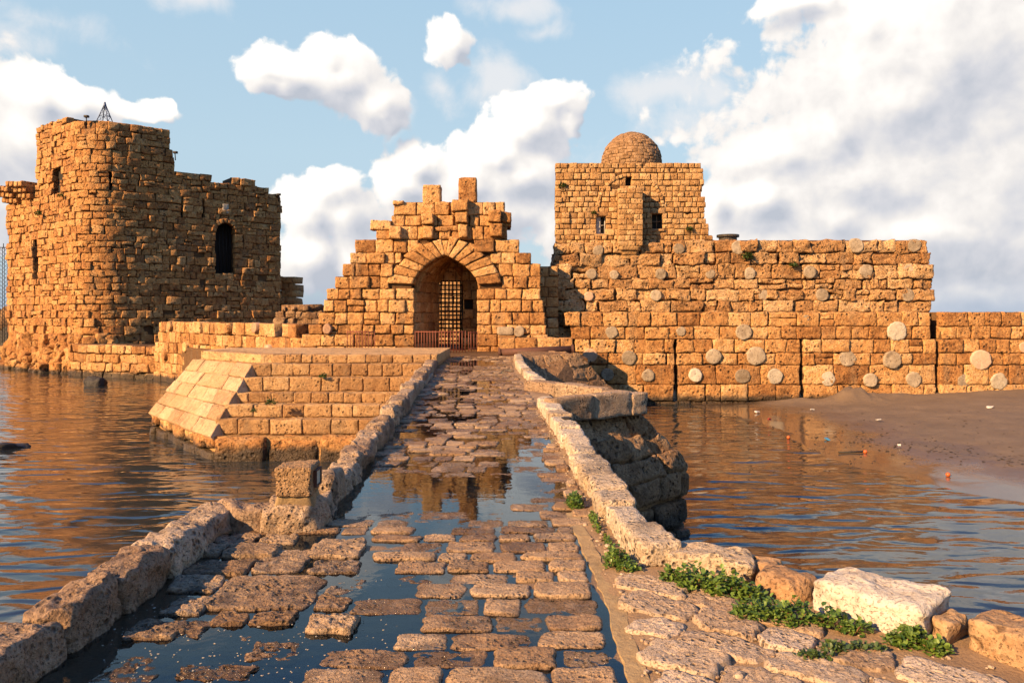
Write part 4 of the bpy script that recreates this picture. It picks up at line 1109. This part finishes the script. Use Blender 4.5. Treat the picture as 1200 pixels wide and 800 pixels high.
# blind arch of small stones over the oriel
g = Geo(); cx_, cz_ = xx(739, YB), zy(243, YB); r0, r1 = 36 / F * YB, 40 / F * YB
for a in range(6, 175, 7):
    q = lambda rr, an, y: (cx_ + rr * math.cos(R(an)), y, cz_ + rr * math.sin(R(an)))
    hexa(g, [q(r0, a, YB - .025), q(r0, a, YB + .2), q(r1, a, YB + .2), q(r1, a, YB - .025), q(r0, a + 6.4, YB - .025), q(r0, a + 6.4, YB + .2), q(r1, a + 6.4, YB + .2), q(r1, a + 6.4, YB - .025)], 3, .15)
g.build('blind_arch', M_tan, dom, disp=((.01, 3),))
YD = 42.4; RD = 35.2 / F * YD; cx_, cz_ = xx(740, YD), zy(193, YD)
def dmap(u, v, w):
    e_ = np.asarray(v) / RD; a_ = np.asarray(u) / RD; rr = RD + np.asarray(w)
    return np.stack([cx_ + rr * np.cos(e_) * np.cos(a_), YD + rr * np.cos(e_) * np.sin(a_), cz_ + rr * np.sin(e_) * 1.06], 1)
g = Geo(); e_ = -.5
while e_ < RD * 1.5:
    h = .17; k = max(.12, math.cos(max(0, e_ / RD))); masonry(g, None, dmap, [(e_, e_ + h, [(0, 2 * math.pi * RD)])], 0, 1.1 / k, 2.0 / k, nx=3, ny=2, r=.02, gap=.008, depth=.15, pj=.012); e_ += h
V, Fc = cube_t(12); Vn = V / np.linalg.norm(V, axis=1)[:, None]; g.add(Vn * np.array((RD - .04, RD - .04, RD * 1.06 - .03)) + np.array((cx_, YD, cz_)), Fc, .3)
prism(g, [(cx_ + (RD - .05) * math.cos(t), YD + (RD - .05) * math.sin(t)) for t in np.linspace(0, 6.283, 24, endpoint=False)], zt_ - .2, cz_)
g.build('dome', stone_mat('brown dome stone', [(.12, (.17, .095, .042)), (.38, (.26, .15, .07)), (.62, (.32, .19, .095)), (.9, (.38, .25, .14))], dark_amt=.5, bump=.02), dom, disp=((.03, 1.5), (.012, 6)))

# ------------------------------------------------------------------ low wall to the left of the gatehouse
lw = thing('sea_wall', 'low sunlit wall of square blocks between the tall tower and the gatehouse', 'sea wall', (-17, 43, 0))
m = PathMap([(-9.6, 36.3), (-23.4, 50.2)], -1); g, gb = Geo(), Geo(); Lw = m.L
rows = [(.55, 1.22, [(1.2, 2.7), (3.4, 8.2), (8.5, 12.1), (12.4, Lw - .9)]), (-.1, .55, [(0, Lw - .5)]), (-.75, -.1, [(0, Lw)]), (-1.4, -.75, [(0, Lw)]), (-2.05, -1.4, [(0, Lw)]), (-2.9, -2.05, [(0, Lw)])]
masonry(g, gb, m, rows, 1.2, .8, 1.5, nx=6, ny=5, r=.05, gap=.012, depth=.6, pj=.03, inset=.2)
g.build('masonry', M_sea, lw, disp=((.05, 1.2), (.02, 4))); gb.build('core', M_mortar, lw, smooth=False)
for (px, py, r) in ((200.5,382,5.5),(268.5,385.5,5),(301,384,6.3),(219,406.5,6),(194.5,416,5.5),(316,409,6)):
    u, Y = m.at_px(px); g = Geo(); rr = r / F * Y; polar(g, m, u, zy(py, Y), rr, rr, .2, .3, p=2.2, edge=.04); g.build('column_drum', M_drump if px > 290 else M_gate, lw, ((.02, 2),))
lg = thing('sea_wall', 'lower rocky ledge wall at the water between the tower foot and the low wall', 'sea wall', (-27, 52, SEA))
m = PathMap([(-22.6, 49.9), (-31.2, 54.0)], -1); g, gb = Geo(), Geo()
rows = [(-1.0, -.42, [(0, m.L)]), (-1.6, -1.0, [(0, m.L)]), (-2.2, -1.6, [(0, m.L)]), (-3, -2.2, [(0, m.L)])]
masonry(g, gb, m, rows, 2.5, .9, 2.2, nx=6, ny=5, r=.08, gap=.015, depth=.6, pj=.05, inset=.28)
g.build('masonry', M_sea, lg, disp=((.1, 1), (.04, 3))); gb.build('core', M_mortar, lg, smooth=False)
rw = thing('ruined_wall', 'dark rough ruined wall stub behind the low wall, between tower and gatehouse', 'ruin', (-14, 44.5, 0))
g = Geo(); Yr = 45.0
masonry(g, g, flat(Yr), [(zy(392, Yr), zy(383, Yr), [(xx(320, Yr), xx(384, Yr))]), (zy(383, Yr), zy(373, Yr), [(xx(321, Yr), xx(378, Yr))]), (zy(373, Yr), zy(364, Yr), [(xx(322, Yr), xx(378, Yr))]), (zy(364, Yr), zy(358, Yr), [(xx(329, Yr), xx(376, Yr))])], 1.5, .7, 1.4, nx=5, ny=4, r=.1, depth=.4, pj=.08)
g.build('rubble_face', M_shade, rw, disp=((.1, 1.2), (.05, 4)))
g = Geo(); prism(g, [(-24, 52), (-13, 37.5), (-13.5, 37), (-13.4, 50), (-13.5, 70), (-20, 70)], -4, -.3); struct(g.build('inner_ground', M_mortar, smooth=False))

# ------------------------------------------------------------------ great tower
tw = thing('round_tower', 'tall weathered castle tower with rounded corner rising from the water, arched window in shade', 'tower', (-28, 60, SEA))
TP = PathMap(fillet([(-41.4, 62.9), (-30.5, 54.9), (-19.32, 64.02)], 2.4, 12) + [(-19.4, 64.4), (-22, 70), (-26, 76)], 1)
us = np.linspace(0, TP.L, 900); qs = TP.pt(us); pxs = HX + F * qs[:, 0] / qs[:, 1]
turn = us[int(np.argmax(pxs * (qs[:, 1] < 64.2)))]           # right hand end as seen from the bridge
first_left = us[int(np.argmin(np.where(us < 12, np.abs(pxs - 42), 1e9)))]
keys = [(-200,219),(8,219),(41.5,219),(42,146),(60,142),(105,139),(150,141),(195,151),(200,153),(200.3,177),(205,180),(205.4,203),(225,205),(240,207),(262,211),(285,211),(300,214),(302,220),(318,224),(328,228)]
ty = np.interp(pxs, [k[0] for k in keys], [k[1] for k in keys])
tz = EYE - (ty - HY) / F * qs[:, 1]
tz[us > turn] = tz[us <= turn][-1]
hA = TP.rect_px(253, 275.5, 262, 319); h2 = TP.rect_px(61, 71, 202, 225); s1 = TP.rect_px(127.8, 131.2, 200, 224); s2 = TP.rect_px(212, 214.5, 232, 253); s3 = TP.rect_px(237.5, 240, 235, 256); s4 = TP.rect_px(38, 43.5, 278, 324); s5 = TP.rect_px(63, 67, 163, 175); s6 = TP.rect_px(150, 168, 186, 196)
g, gb = Geo(), Geo(); z = SEA - .5
while z < tz.max() + .2:
    h = rng.uniform(.42, .66); top = z + h
    ok = tz >= top - .22
    iv = []; i = 0
    while i < len(us):
        if ok[i]:
            j = i
            while j + 1 < len(us) and ok[j + 1]: j += 1
            iv.append((us[i], us[j])); i = j + 1
        else: i += 1
    masonry(g, gb, TP, [(z, top, iv)], 2.2, .75, 1.9, holes=[hA, h2, s1, s2, s3, s4, s5], nx=4, ny=4, r=.045, gap=.010, depth=.5, pj=.035 if z > 1.5 else .08, curved=True, inset=.16, missing=.004, split=.08)
    z = top
o = g.build('masonry', M_tower, tw, disp=((.07, .7), (.04, 2.5), (.022, 7)))
gb.build('wall_core', M_mortar, tw, smooth=False)
for k, hh in enumerate((hA, h2, s1, s2, s3, s4, s5)):
    g = Geo(); box_strip(g, TP, hh[0] - .05, hh[1] + .05, hh[2] - .4, hh[3] + .4, -1.0 if k == 0 else -.45, -1.1 if k == 0 else -.55, 3)
    wo = g.build('window' if k in (0, 1, 5) else 'arrow_slit', M_dark, tw, smooth=False)
    if k == 0:
        g = Geo(); hw = (hA[1] - hA[0]) / 2; sv = hA[3] - hw * .95
        arch_fill(g, TP, hA[0], hA[1], sv, hA[3] + .35, .06, -.9)
        for a in range(0, 180, 20):
            um, r0, r1 = (hA[0] + hA[1]) / 2, hw, hw + .38
            pts = []
            for (rr, an, w) in ((r0, a + 1, .10), (r0, a + 1, -.4), (r1, a + 1, -.4), (r1, a + 1, .10), (r0, a + 19, .10), (r0, a + 19, -.4), (r1, a + 19, -.4), (r1, a + 19, .10)):
                pts.append(TP(np.array([um + rr * math.cos(R(an))]), np.array([sv + rr * math.sin(R(an))]), np.array([w]))[0])
            hexa(g, pts, 4, .15)
        g.build('window_arch', M_tower, wo, disp=((.03, 2),))
        g = Geo(); u = hA[0] + .2
        while u < hA[1]: p = TP(np.array([u, u]), np.array([hA[2], hA[3]]), np.array([-.6, -.6])); tube(g, p[0], p[1], .03, 5); u += .28
        g.build('window_grille', M_iron, wo)
q = TP.rect_px(260.5, 268, 239, 250); g = Geo(); block(g, TP, *q, .2, .07, 4, 4, .03); g.build('marble_plaque', M_drumw, tw)
u0, Yl = TP.at_px(12)
for k in range(8):   # corbels of the lost parapet
    u = TP.at_px(9 + k * 4.4)[0] if k < 4 else TP.at_px(23 + (k - 4) * 5)[0]; Y = TP.pt(np.array([u]))[0][1]; zt = zy(220 if k < 4 else 214, Y); g = Geo()
    u = u if u < 15 else 2.0 + k
    for j in range(3): block(g, TP, u - .28, u + .28, zt - .42 * (j + 1), zt - .42 * j, .5, .95 - .3 * j, 4, 4, .08, .01)
    g.build('corbel', M_tower, tw, ((.05, 1.5),))
# spread rocky footing
g = Geo(); us_f = np.linspace(0, TP.at_px(108)[0] + 1.5, 26)
for a, b in zip(us_f, us_f[1:]):
    for (z0, z1, w) in ((SEA - .6, SEA + .55, .95), (SEA + .5, SEA + 1.5, .55), (SEA + 1.4, SEA + 2.6, .22)):
        block(g, TP, a, b + .1, z0, z1 + rng.uniform(-.3, .3), 1.2, w + rng.gauss(0, .16), 6, 5, .25, -.03)
g.build('rocky_footing', M_tower, tw, disp=((.28, .8), (.12, 2.2), (.05, 6)))
# broken annex at the right end
g = Geo(); Ya = 65.6; masonry(g, g, flat(Ya), [(zy(372 - k * 8, Ya), zy(364 - k * 8, Ya), [(xx(322, Ya), xx(344.5, Ya))]) for k in range(6)] + [(zy(390, Ya), zy(372, Ya), [(xx(322, Ya), xx(344.5, Ya))])], 3, .8, 1.6, nx=4, ny=4, r=.08, depth=.5, pj=.06)
g.build('annex_wall', M_tower, tw, disp=((.1, .8), (.04, 3)))

sg = thing('signal_frame', 'small blue grey lattice pyramid on top of the tall tower', 'beacon frame', W(123, 139, 57.5))
g = Geo(); c = W(123, 141, 57.5); ap = Vector(W(123, 121, 57.5)); ft = [Vector((c[0] + dx, c[1] + dy, c[2] - .2)) for dx, dy in ((-.42, -.42), (.42, -.42), (.42, .42), (-.42, .42))]
for i in range(4):
    tube(g, ft[i], ap, .035, 5)
    for t in (.35, .7):
        tube(g, ft[i].lerp(ap, t), ft[(i + 1) % 4].lerp(ap, t), .022, 5); tube(g, ft[i].lerp(ap, t - .35), ft[(i + 1) % 4].lerp(ap, t), .018, 5)
g.build('lattice', M_blue, sg)
g = Geo(); tube(g, ap - Vector((0, 0, .35)), ap + Vector((0, 0, .08)), .16, 8, r1=.05); g.build('lantern_cap', M_blue, sg)
for (px, py, Y, lb) in ((205, 180, 58.5, 'small dark floodlight sticking out of the broken step of the tower top'), (326, 229, 63.9, 'small dark floodlight on the low corner of the tower, nearest the gatehouse'), (101, 138, 55.5, 'small dark floodlight on the highest rim of the tower beside the lattice pyramid')):
    b = W(px, py, Y); fl_ = thing('floodlight', lb, 'floodlight', b, 'floodlights on the tower')
    g = Geo(); tube(g, b - np.array((0, -.1, .5)), b + np.array((0, 0, .05)), .04, 6); g.build('bracket', M_iron, fl_)
    g = Geo(); obox(g, b + np.array((.08, -.1, .06)), (.16, .12, .08), 0, 4, .2); g.build('lamp_housing', M_iron, fl_)

# far lattice mast and breakwater behind the tower
ms = thing('lattice_mast', 'slender lattice mast far off past the tower at the picture edge', 'mast', W(4, 400, 95))
g = Geo(); Ym = 95; b0 = Vector(W(4, 402, Ym)); t0 = Vector(W(4, 290, Ym)); hw = .32
for (dx, dy) in ((-hw, -hw), (hw, -hw), (hw, hw), (-hw, hw)): tube(g, b0 + Vector((dx, dy, 0)), t0 + Vector((dx, dy, 0)), .035, 5)
for i in range(24):
    a, b = b0.lerp(t0, i / 24), b0.lerp(t0, (i + 1) / 24)
    for (s, e) in (((-hw, -hw), (hw, -hw)), ((hw, -hw), (hw, hw)), ((hw, hw), (-hw, hw)), ((-hw, hw), (-hw, -hw))):
        tube(g, a + Vector((*s, 0)), b + Vector((*e, 0)), .018, 4)
g.build('lattice', M_iron, ms)
g = Geo(); tube(g, t0 + Vector((-.9, 0, 0)), t0 + Vector((.9, 0, 0)), .06, 5); tube(g, t0, t0 + Vector((0, 0, .5)), .05, 5)
for s in (-.8, .8): obox(g, t0 + Vector((s, 0, .15)), (.18, .15, .15), 0, 3, .2)
g.build('crossarm', M_iron, ms)
br = thing('breakwater', 'dark stone breakwater on the water behind the tower at the picture edge', 'breakwater', W(2, 410, 100))
g = Geo(); prism(g, [(-120, 100), (-62, 100), (-62, 112), (-120, 112)], -4, zy(383, 100)); g.build('quay_wall', M_rock, br, smooth=False)
for k in range(8):
    g = Geo(); obox(g, (-63 - k * 1.7, 101 + rng.random(), zy(380, 100) + rng.uniform(.3, .9)), (1.0, .9, rng.uniform(.8, 1.6)), rng.random(), 6, .5); g.build('armour_rock', M_shade, br, ((.3, .6),))

# ------------------------------------------------------------------ post, boulders, plants, fences, pipe, debris
po = thing('stone_post', 'square porous stone post with a small plate on its side at the parapet bend', 'post', (-1.7, 6.12, .18))
g = Geo(); obox(g, (-1.705, 6.13, .395), (.140, .155, .115), 0, 16, .14); g.build('post_block', M_post, po, ((.010, 7), (.008, 22)))
g = Geo(); hexa(g, [(-1.87, 5.98, .15), (-1.56, 5.98, .15), (-1.55, 6.30, .15), (-1.87, 6.30, .15), (-1.83, 6.00, .31), (-1.585, 6.00, .31), (-1.58, 6.27, .31), (-1.83, 6.27, .31)], 10, .2); g.build('mortar_base', M_cement, po, ((.02, 6),))
g = Geo(); box_strip(g, lambda u, v, w: np.stack([-1.565 + w, u, v], 1), 6.08, 6.22, .345, .455, .012, -.02); pq = g.build('sign_plate', M_plq, po, smooth=False)
g = Geo()
for (a, b, c, d) in ((6.066, 6.234, .455, .468), (6.066, 6.234, .332, .345), (6.066, 6.08, .345, .455), (6.22, 6.234, .345, .455)): box_strip(g, lambda u, v, w: np.stack([-1.565 + w, u, v], 1), a, b, c, d, .022, -.02)
g.build('plate_frame', M_pipe, pq, smooth=False)

def boulder(label, c, h, rz, mat, rd=.35, res=22, disp=((.035, 3), (.016, 8), (.007, 26)), tilt=0, jit=.1):
    o = Geo(); obox(o, c, h, rz, res, rd, None, tilt, jit)
    tag(o.build('boulder', mat, None, disp), label, 'boulder', 'loose blocks edging the paving')
boulder('flat pale block lying where the sunlit parapet ends, behind the first green plant', (1.30, 5.02, .055), (.27, .15, .105), R(-24), M_pale, .3)
boulder('small rounded brown rock squeezed between the flat pale block and the ochre boulder', (1.60, 4.92, .05), (.13, .10, .08), R(-30), M_orange, .5)
boulder('ochre rounded boulder with a sloping top, left of the big white block', (1.645, 4.63, .03), (.165, .12, .11), R(-40), M_orange, .4)
boulder('big white rectangular block, the brightest stone along the paving edge', (2.03, 4.22, .075), (.295, .155, .14), R(-50), M_white, .2, 26, tilt=.12, jit=.06)
boulder('narrow slab wedged upright between the white block and the end boulder', (2.27, 3.97, .04), (.05, .13, .11), R(-50), M_orange, .3, 14)
boulder('large sandy boulder cut by the picture edge, right of the wedged slab', (2.52, 3.72, .05), (.25, .16, .155), R(-52), M_orange, .3, 24)

def clump(name, label, blobs, n, leaf, mat, group=None, flatness=.5):
    g = Geo(); ctr = blobs[0]
    tot = sum(b[3] * b[4] for b in blobs)
    for (cx, cy, cz, rx, ry, rz) in blobs:
        k = max(6, int(n * rx * ry / tot)) if tot else n
        for _ in range(k):
            while True:
                p = np.array([rng.uniform(-1, 1), rng.uniform(-1, 1), rng.uniform(0, 1)])
                if np.dot(p, p) < 1: break
            p = p * (np.linalg.norm(p) ** -.35)
            lump = .75 + .35 * math.sin(p[0] * 5 + cx * 9) * math.cos(p[1] * 6)
            c = np.array((cx + p[0] * rx, cy + p[1] * ry, cz + p[2] * rz * lump * 1.3))
            az_, ti = rng.uniform(0, 6.283), rng.uniform(.1, 1.1); s = leaf * rng.uniform(.6, 1.25)
            d = np.array((math.cos(az_) * math.cos(ti), math.sin(az_) * math.cos(ti), math.sin(ti) * rng.choice((1, 1, -.3))))
            sd = np.cross(d, (0, 0, 1.0)); sd /= np.linalg.norm(sd) + 1e-9; up_ = np.cross(sd, d)
            w = s * .42
            V = [c, c + d * s * .45 + sd * w + up_ * s * .12, c + d * s * .9 + sd * w * .7 + up_ * s * .1, c + d * s * 1.05, c + d * s * .9 - sd * w * .7 + up_ * s * .1, c + d * s * .45 - sd * w + up_ * s * .12, c + d * s * .5]
            g.add(V, [[0, 1, 6], [1, 2, 6], [2, 3, 6], [3, 4, 6], [4, 5, 6], [5, 0, 6]], rng.random())
    o = thing(name, label, 'plant', (ctr[0], ctr[1], ctr[2]), group)
    g.build('foliage', mat, o, smooth=False)
    if name == 'wall_tuft': return
    g = Geo()
    for (cx, cy, cz, rx, ry, rz) in blobs:
        for _ in range(8):
            a = rng.uniform(0, 6.28); t = rng.uniform(.3, .9)
            tube(g, (cx, cy, cz - .02), (cx + math.cos(a) * rx * t, cy + math.sin(a) * ry * t, cz + rz * .6), leaf * .09, 5)
    g.build('stem', M_stem, o)
GP = 'green plants rooted between the stones'
clump('leafy_plant', 'bushy green plant in front of the flat pale block', [(1.10, 4.66, .03, .13, .10, .13), (1.27, 4.56, .03, .14, .09, .12), (1.40, 4.50, .03, .09, .08, .08), (1.0, 4.78, .03, .09, .07, .08)], 1500, .030, M_leaf, GP)
clump('leafy_plant', 'long spreading green plant at the foot of the ochre boulder', [(1.36, 4.22, .03, .16, .09, .09), (1.52, 4.15, .03, .14, .08, .11), (1.70, 4.12, .03, .12, .06, .08), (1.80, 4.03, .03, .09, .05, .06)], 1300, .028, M_leaf, GP)
clump('leafy_plant', 'small green plant against the foot of the big white block', [(2.0, 3.88, .03, .12, .07, .08), (2.1, 3.80, .03, .07, .06, .05)], 600, .028, M_leaf, GP)
clump('leafy_plant', 'green tuft at the end of the sunlit parapet, beside the cement strip', [(.70, 5.12, .03, .09, .12, .10), (.76, 4.98, .03, .08, .06, .06)], 650, .026, M_leaf, GP)
clump('leafy_plant', 'thin trail of green growing along the foot of the sunlit parapet', [(.66, 6.15, .02, .03, .30, .06), (.70, 5.6, .02, .025, .2, .04)], 380, .024, M_leaf, GP)
clump('leafy_plant', 'bright round green tuft against the sunlit parapet, beside the wide puddle', [(.55, 6.75, .02, .075, .16, .10)], 480, .028, M_leaf, GP)
clump('leafy_plant', 'low sprawling green sprig among the slanting pavers below the long plant', [(1.47, 3.72, .03, .10, .04, .03), (1.6, 3.80, .03, .07, .05, .04)], 260, .026, M_leafd, GP)
clump('leafy_plant', 'reddish dry sprig with few leaves lying on the pavers near the white block', [(1.74, 3.80, .03, .12, .05, .04)], 130, .026, M_leafd, GP)
for (px, py, Y, r, lb) in ((318, 471, 22.9, .17, 'green tuft growing low on the stepped face of the large ashlar pier'), (378, 440, 24.2, .14, 'green tuft growing near the top of the stepped pier face'), (297, 481, 22.9, .10, 'tiny dark tuft low on the pier near its sloping end'),
                           (659, 217, 38.4, .2, 'dark tuft high on the domed building wall near its corner'), (696, 249, 38.4, .14, 'green tuft just above the shuttered window of the domed building'), (808, 268, 38.4, .2, 'green tuft on the broken right edge of the domed building'),
                           (876, 300, 37.8, .3, 'green growth below the first drum of the upper sea wall'), (930, 310, 37.8, .22, 'green growth in a joint along the middle of the upper sea wall'), (45, 250, 58.5, .3, 'dark tuft under the corbels on the sunlit tower side'), (71, 229, 56.5, .25, 'dark tuft below the small square tower window')):
    c = W(px, py, Y); clump('wall_tuft', lb, [(c[0], c[1], c[2] - r * .5, r, r * .6, r)], 130, r * .38, M_leafd, 'tufts growing out of the masonry')

def railing(label, x0, x1, y0, y1, Y, lean=0, ends=True):
    a, b = xx(x0, Y), xx(x1, Y); zb, zt = zy(y1, Y), zy(y0, Y)
    o = thing('railing', label, 'railing', ((a + b) / 2, Y, zb), 'rust red railings by the gate')
    for z_ in (zt - .03, zb + .12): g = Geo(); tube(g, (a, Y, z_), (b, Y + lean, z_), .022, 6); g.build('rail', M_rust, o)
    g = Geo(); n = max(3, int((b - a) / .125))
    for i in range(n + 1):
        x = a + (b - a) * i / n; tl = rng.gauss(0, .012); tube(g, (x, Y + lean * i / n, zb), (x + tl, Y + lean * i / n, zt + .02), .02, 6)
    g.build('bar_panel', M_rust, o)
railing('short rust red railing standing alone against the wall left of the arch', 407, 439, 388, 415, 34.5)
railing('longer rust red railing across the gate arch', 487, 545, 388, 413, 34.6)
railing('narrow rust red railing folded at the right jamb of the arch', 549, 558, 389, 412, 34.4, .5)
pp = thing('rusty_pipe', 'long dark rusty pipe lying across the walkway end', 'pipe', W(625, 412, 31.6))
g = Geo(); Yp = 31.6; a, b = W(584, 413, Yp), W(672, 407, Yp); a[2] = .1; b[2] = .24; tube(g, a, b, .17, 16); g.build('pipe_tube', M_pipe, pp)
for t in (.0, .97): g = Geo(); q0, q1 = a + (b - a) * t, a + (b - a) * (t + .03); tube(g, q0, q1, .215, 16); g.build('flange', M_pipe, pp, smooth=False)
pk = thing('timber_plank', 'grey weathered plank lying on top of the low wall beside the pier', 'plank', W(280, 411, 33))
g = Geo(); hexa(g, [W(248, 414, 30), W(306, 415, 30), W(306, 415, 30) + np.array((0, .4, 0)), W(248, 414, 30) + np.array((0, .4, 0)), W(248, 411.5, 30), W(306, 412, 30), W(306, 412, 30) + np.array((0, .4, 0)), W(248, 411.5, 30) + np.array((0, .4, 0))], 4, .1); g.build('plank_board', M_wood, pk, ((.02, 2),))
for (px, py, h, lb) in ((111, 452, (.62, .4, .42), 'round black rock in the water below the tower ledge'), (12, 525, (.55, .25, .16), 'flat dark rock just breaking the water at the left picture edge')):
    c = G0(px, py, SEA); g = Geo(); obox(g, (c[0], c[1], SEA + h[2] * .25), h, rng.random(), 10, .7)
    tag(g.build('sea_rock', M_rock, None, ((.12, 1.5), (.05, 5))), lb, 'rock', 'rocks in the water')

LIT = [(887, 484, 'w', 'crumpled white scrap on the sand below the wall, left of the sand mound'), (901, 491, 'r', 'red scrap of plastic on the sand, below the leftmost white scraps'), (968, 515, 'b', 'blue plastic piece on the dark sand'),
       (1053, 522, 'w', 'white scrap alone on the dark sand, right of the blue piece'), (924, 514, 'o', 'small orange ball on the wet sand left of the blue piece'), (1014, 531, 'o', 'orange ball at the end of a dark stick near the water'),
       (1111, 558, 'o', 'larger orange ball at the wet edge of the beach, nearest the camera'), (1160, 477, 'w', 'white scrap at the foot of the right sea wall'), (1028, 494, 'w', 'pale scrap in front of the sand mound'), (952, 481, 'w', 'white scrap at the left foot of the sand mound')]
def on_beach(px, py):
    z = SEA
    for _ in range(6):
        p = G0(px, py, z); z = float(beach_z(np.array([[p[0]]]), np.array([[p[1]]]))[0, 0])
    return p[0], p[1], z
for (px, py, k, lb) in LIT:
    x, y_, z = on_beach(px, py); g = Geo()
    if k == 'o': obox(g, (x, y_, z + .05), (.06, .06, .06), 0, 8, 1.0)
    else: obox(g, (x, y_, z + .04), (rng.uniform(.06, .13), .06, .025), rng.random() * 3, 6, .4, jit=.3)
    o = g.build('beach_ball' if k == 'o' else 'plastic_scrap', {'w': M_litw, 'r': M_litr, 'b': M_litb, 'o': M_lito}[k], None, () if k == 'o' else ((.06, 4),))
    tag(o, lb, 'ball' if k == 'o' else 'litter', 'flotsam on the beach')
x, y_, z = on_beach(1000, 531); g = Geo(); tube(g, (x - .45, y_, z + .03), (x + .4, y_ + .1, z + .04), .03, 6); tag(g.build('driftwood_stick', M_rock), 'thin dark stick on the wet sand leading to an orange ball', 'driftwood')
g = Geo()
for _ in range(520):
    px, py = rng.uniform(840, 1200), rng.uniform(476, 545); 
    t = rng.random()
    if t < .45: px = rng.uniform(930, 1200); py = 505 + (px - 930) * .13 + rng.gauss(0, 5)
    x, y_, z = on_beach(px, py); s = rng.uniform(.008, .026); obox(g, (x, y_, z + s * .1), (s * rng.uniform(1, 3), s, s * .4), rng.random() * 3, 2, .4)
o = g.build('beach_debris', M_shade, None, ((.02, 6),)); o['kind'] = 'stuff'; o['label'] = 'scattered seaweed and pebbles along the tide line of the beach'; o['category'] = 'debris'

print('objects', len(bpy.data.objects), 'verts', sum(len(m.vertices) for m in bpy.data.meshes))
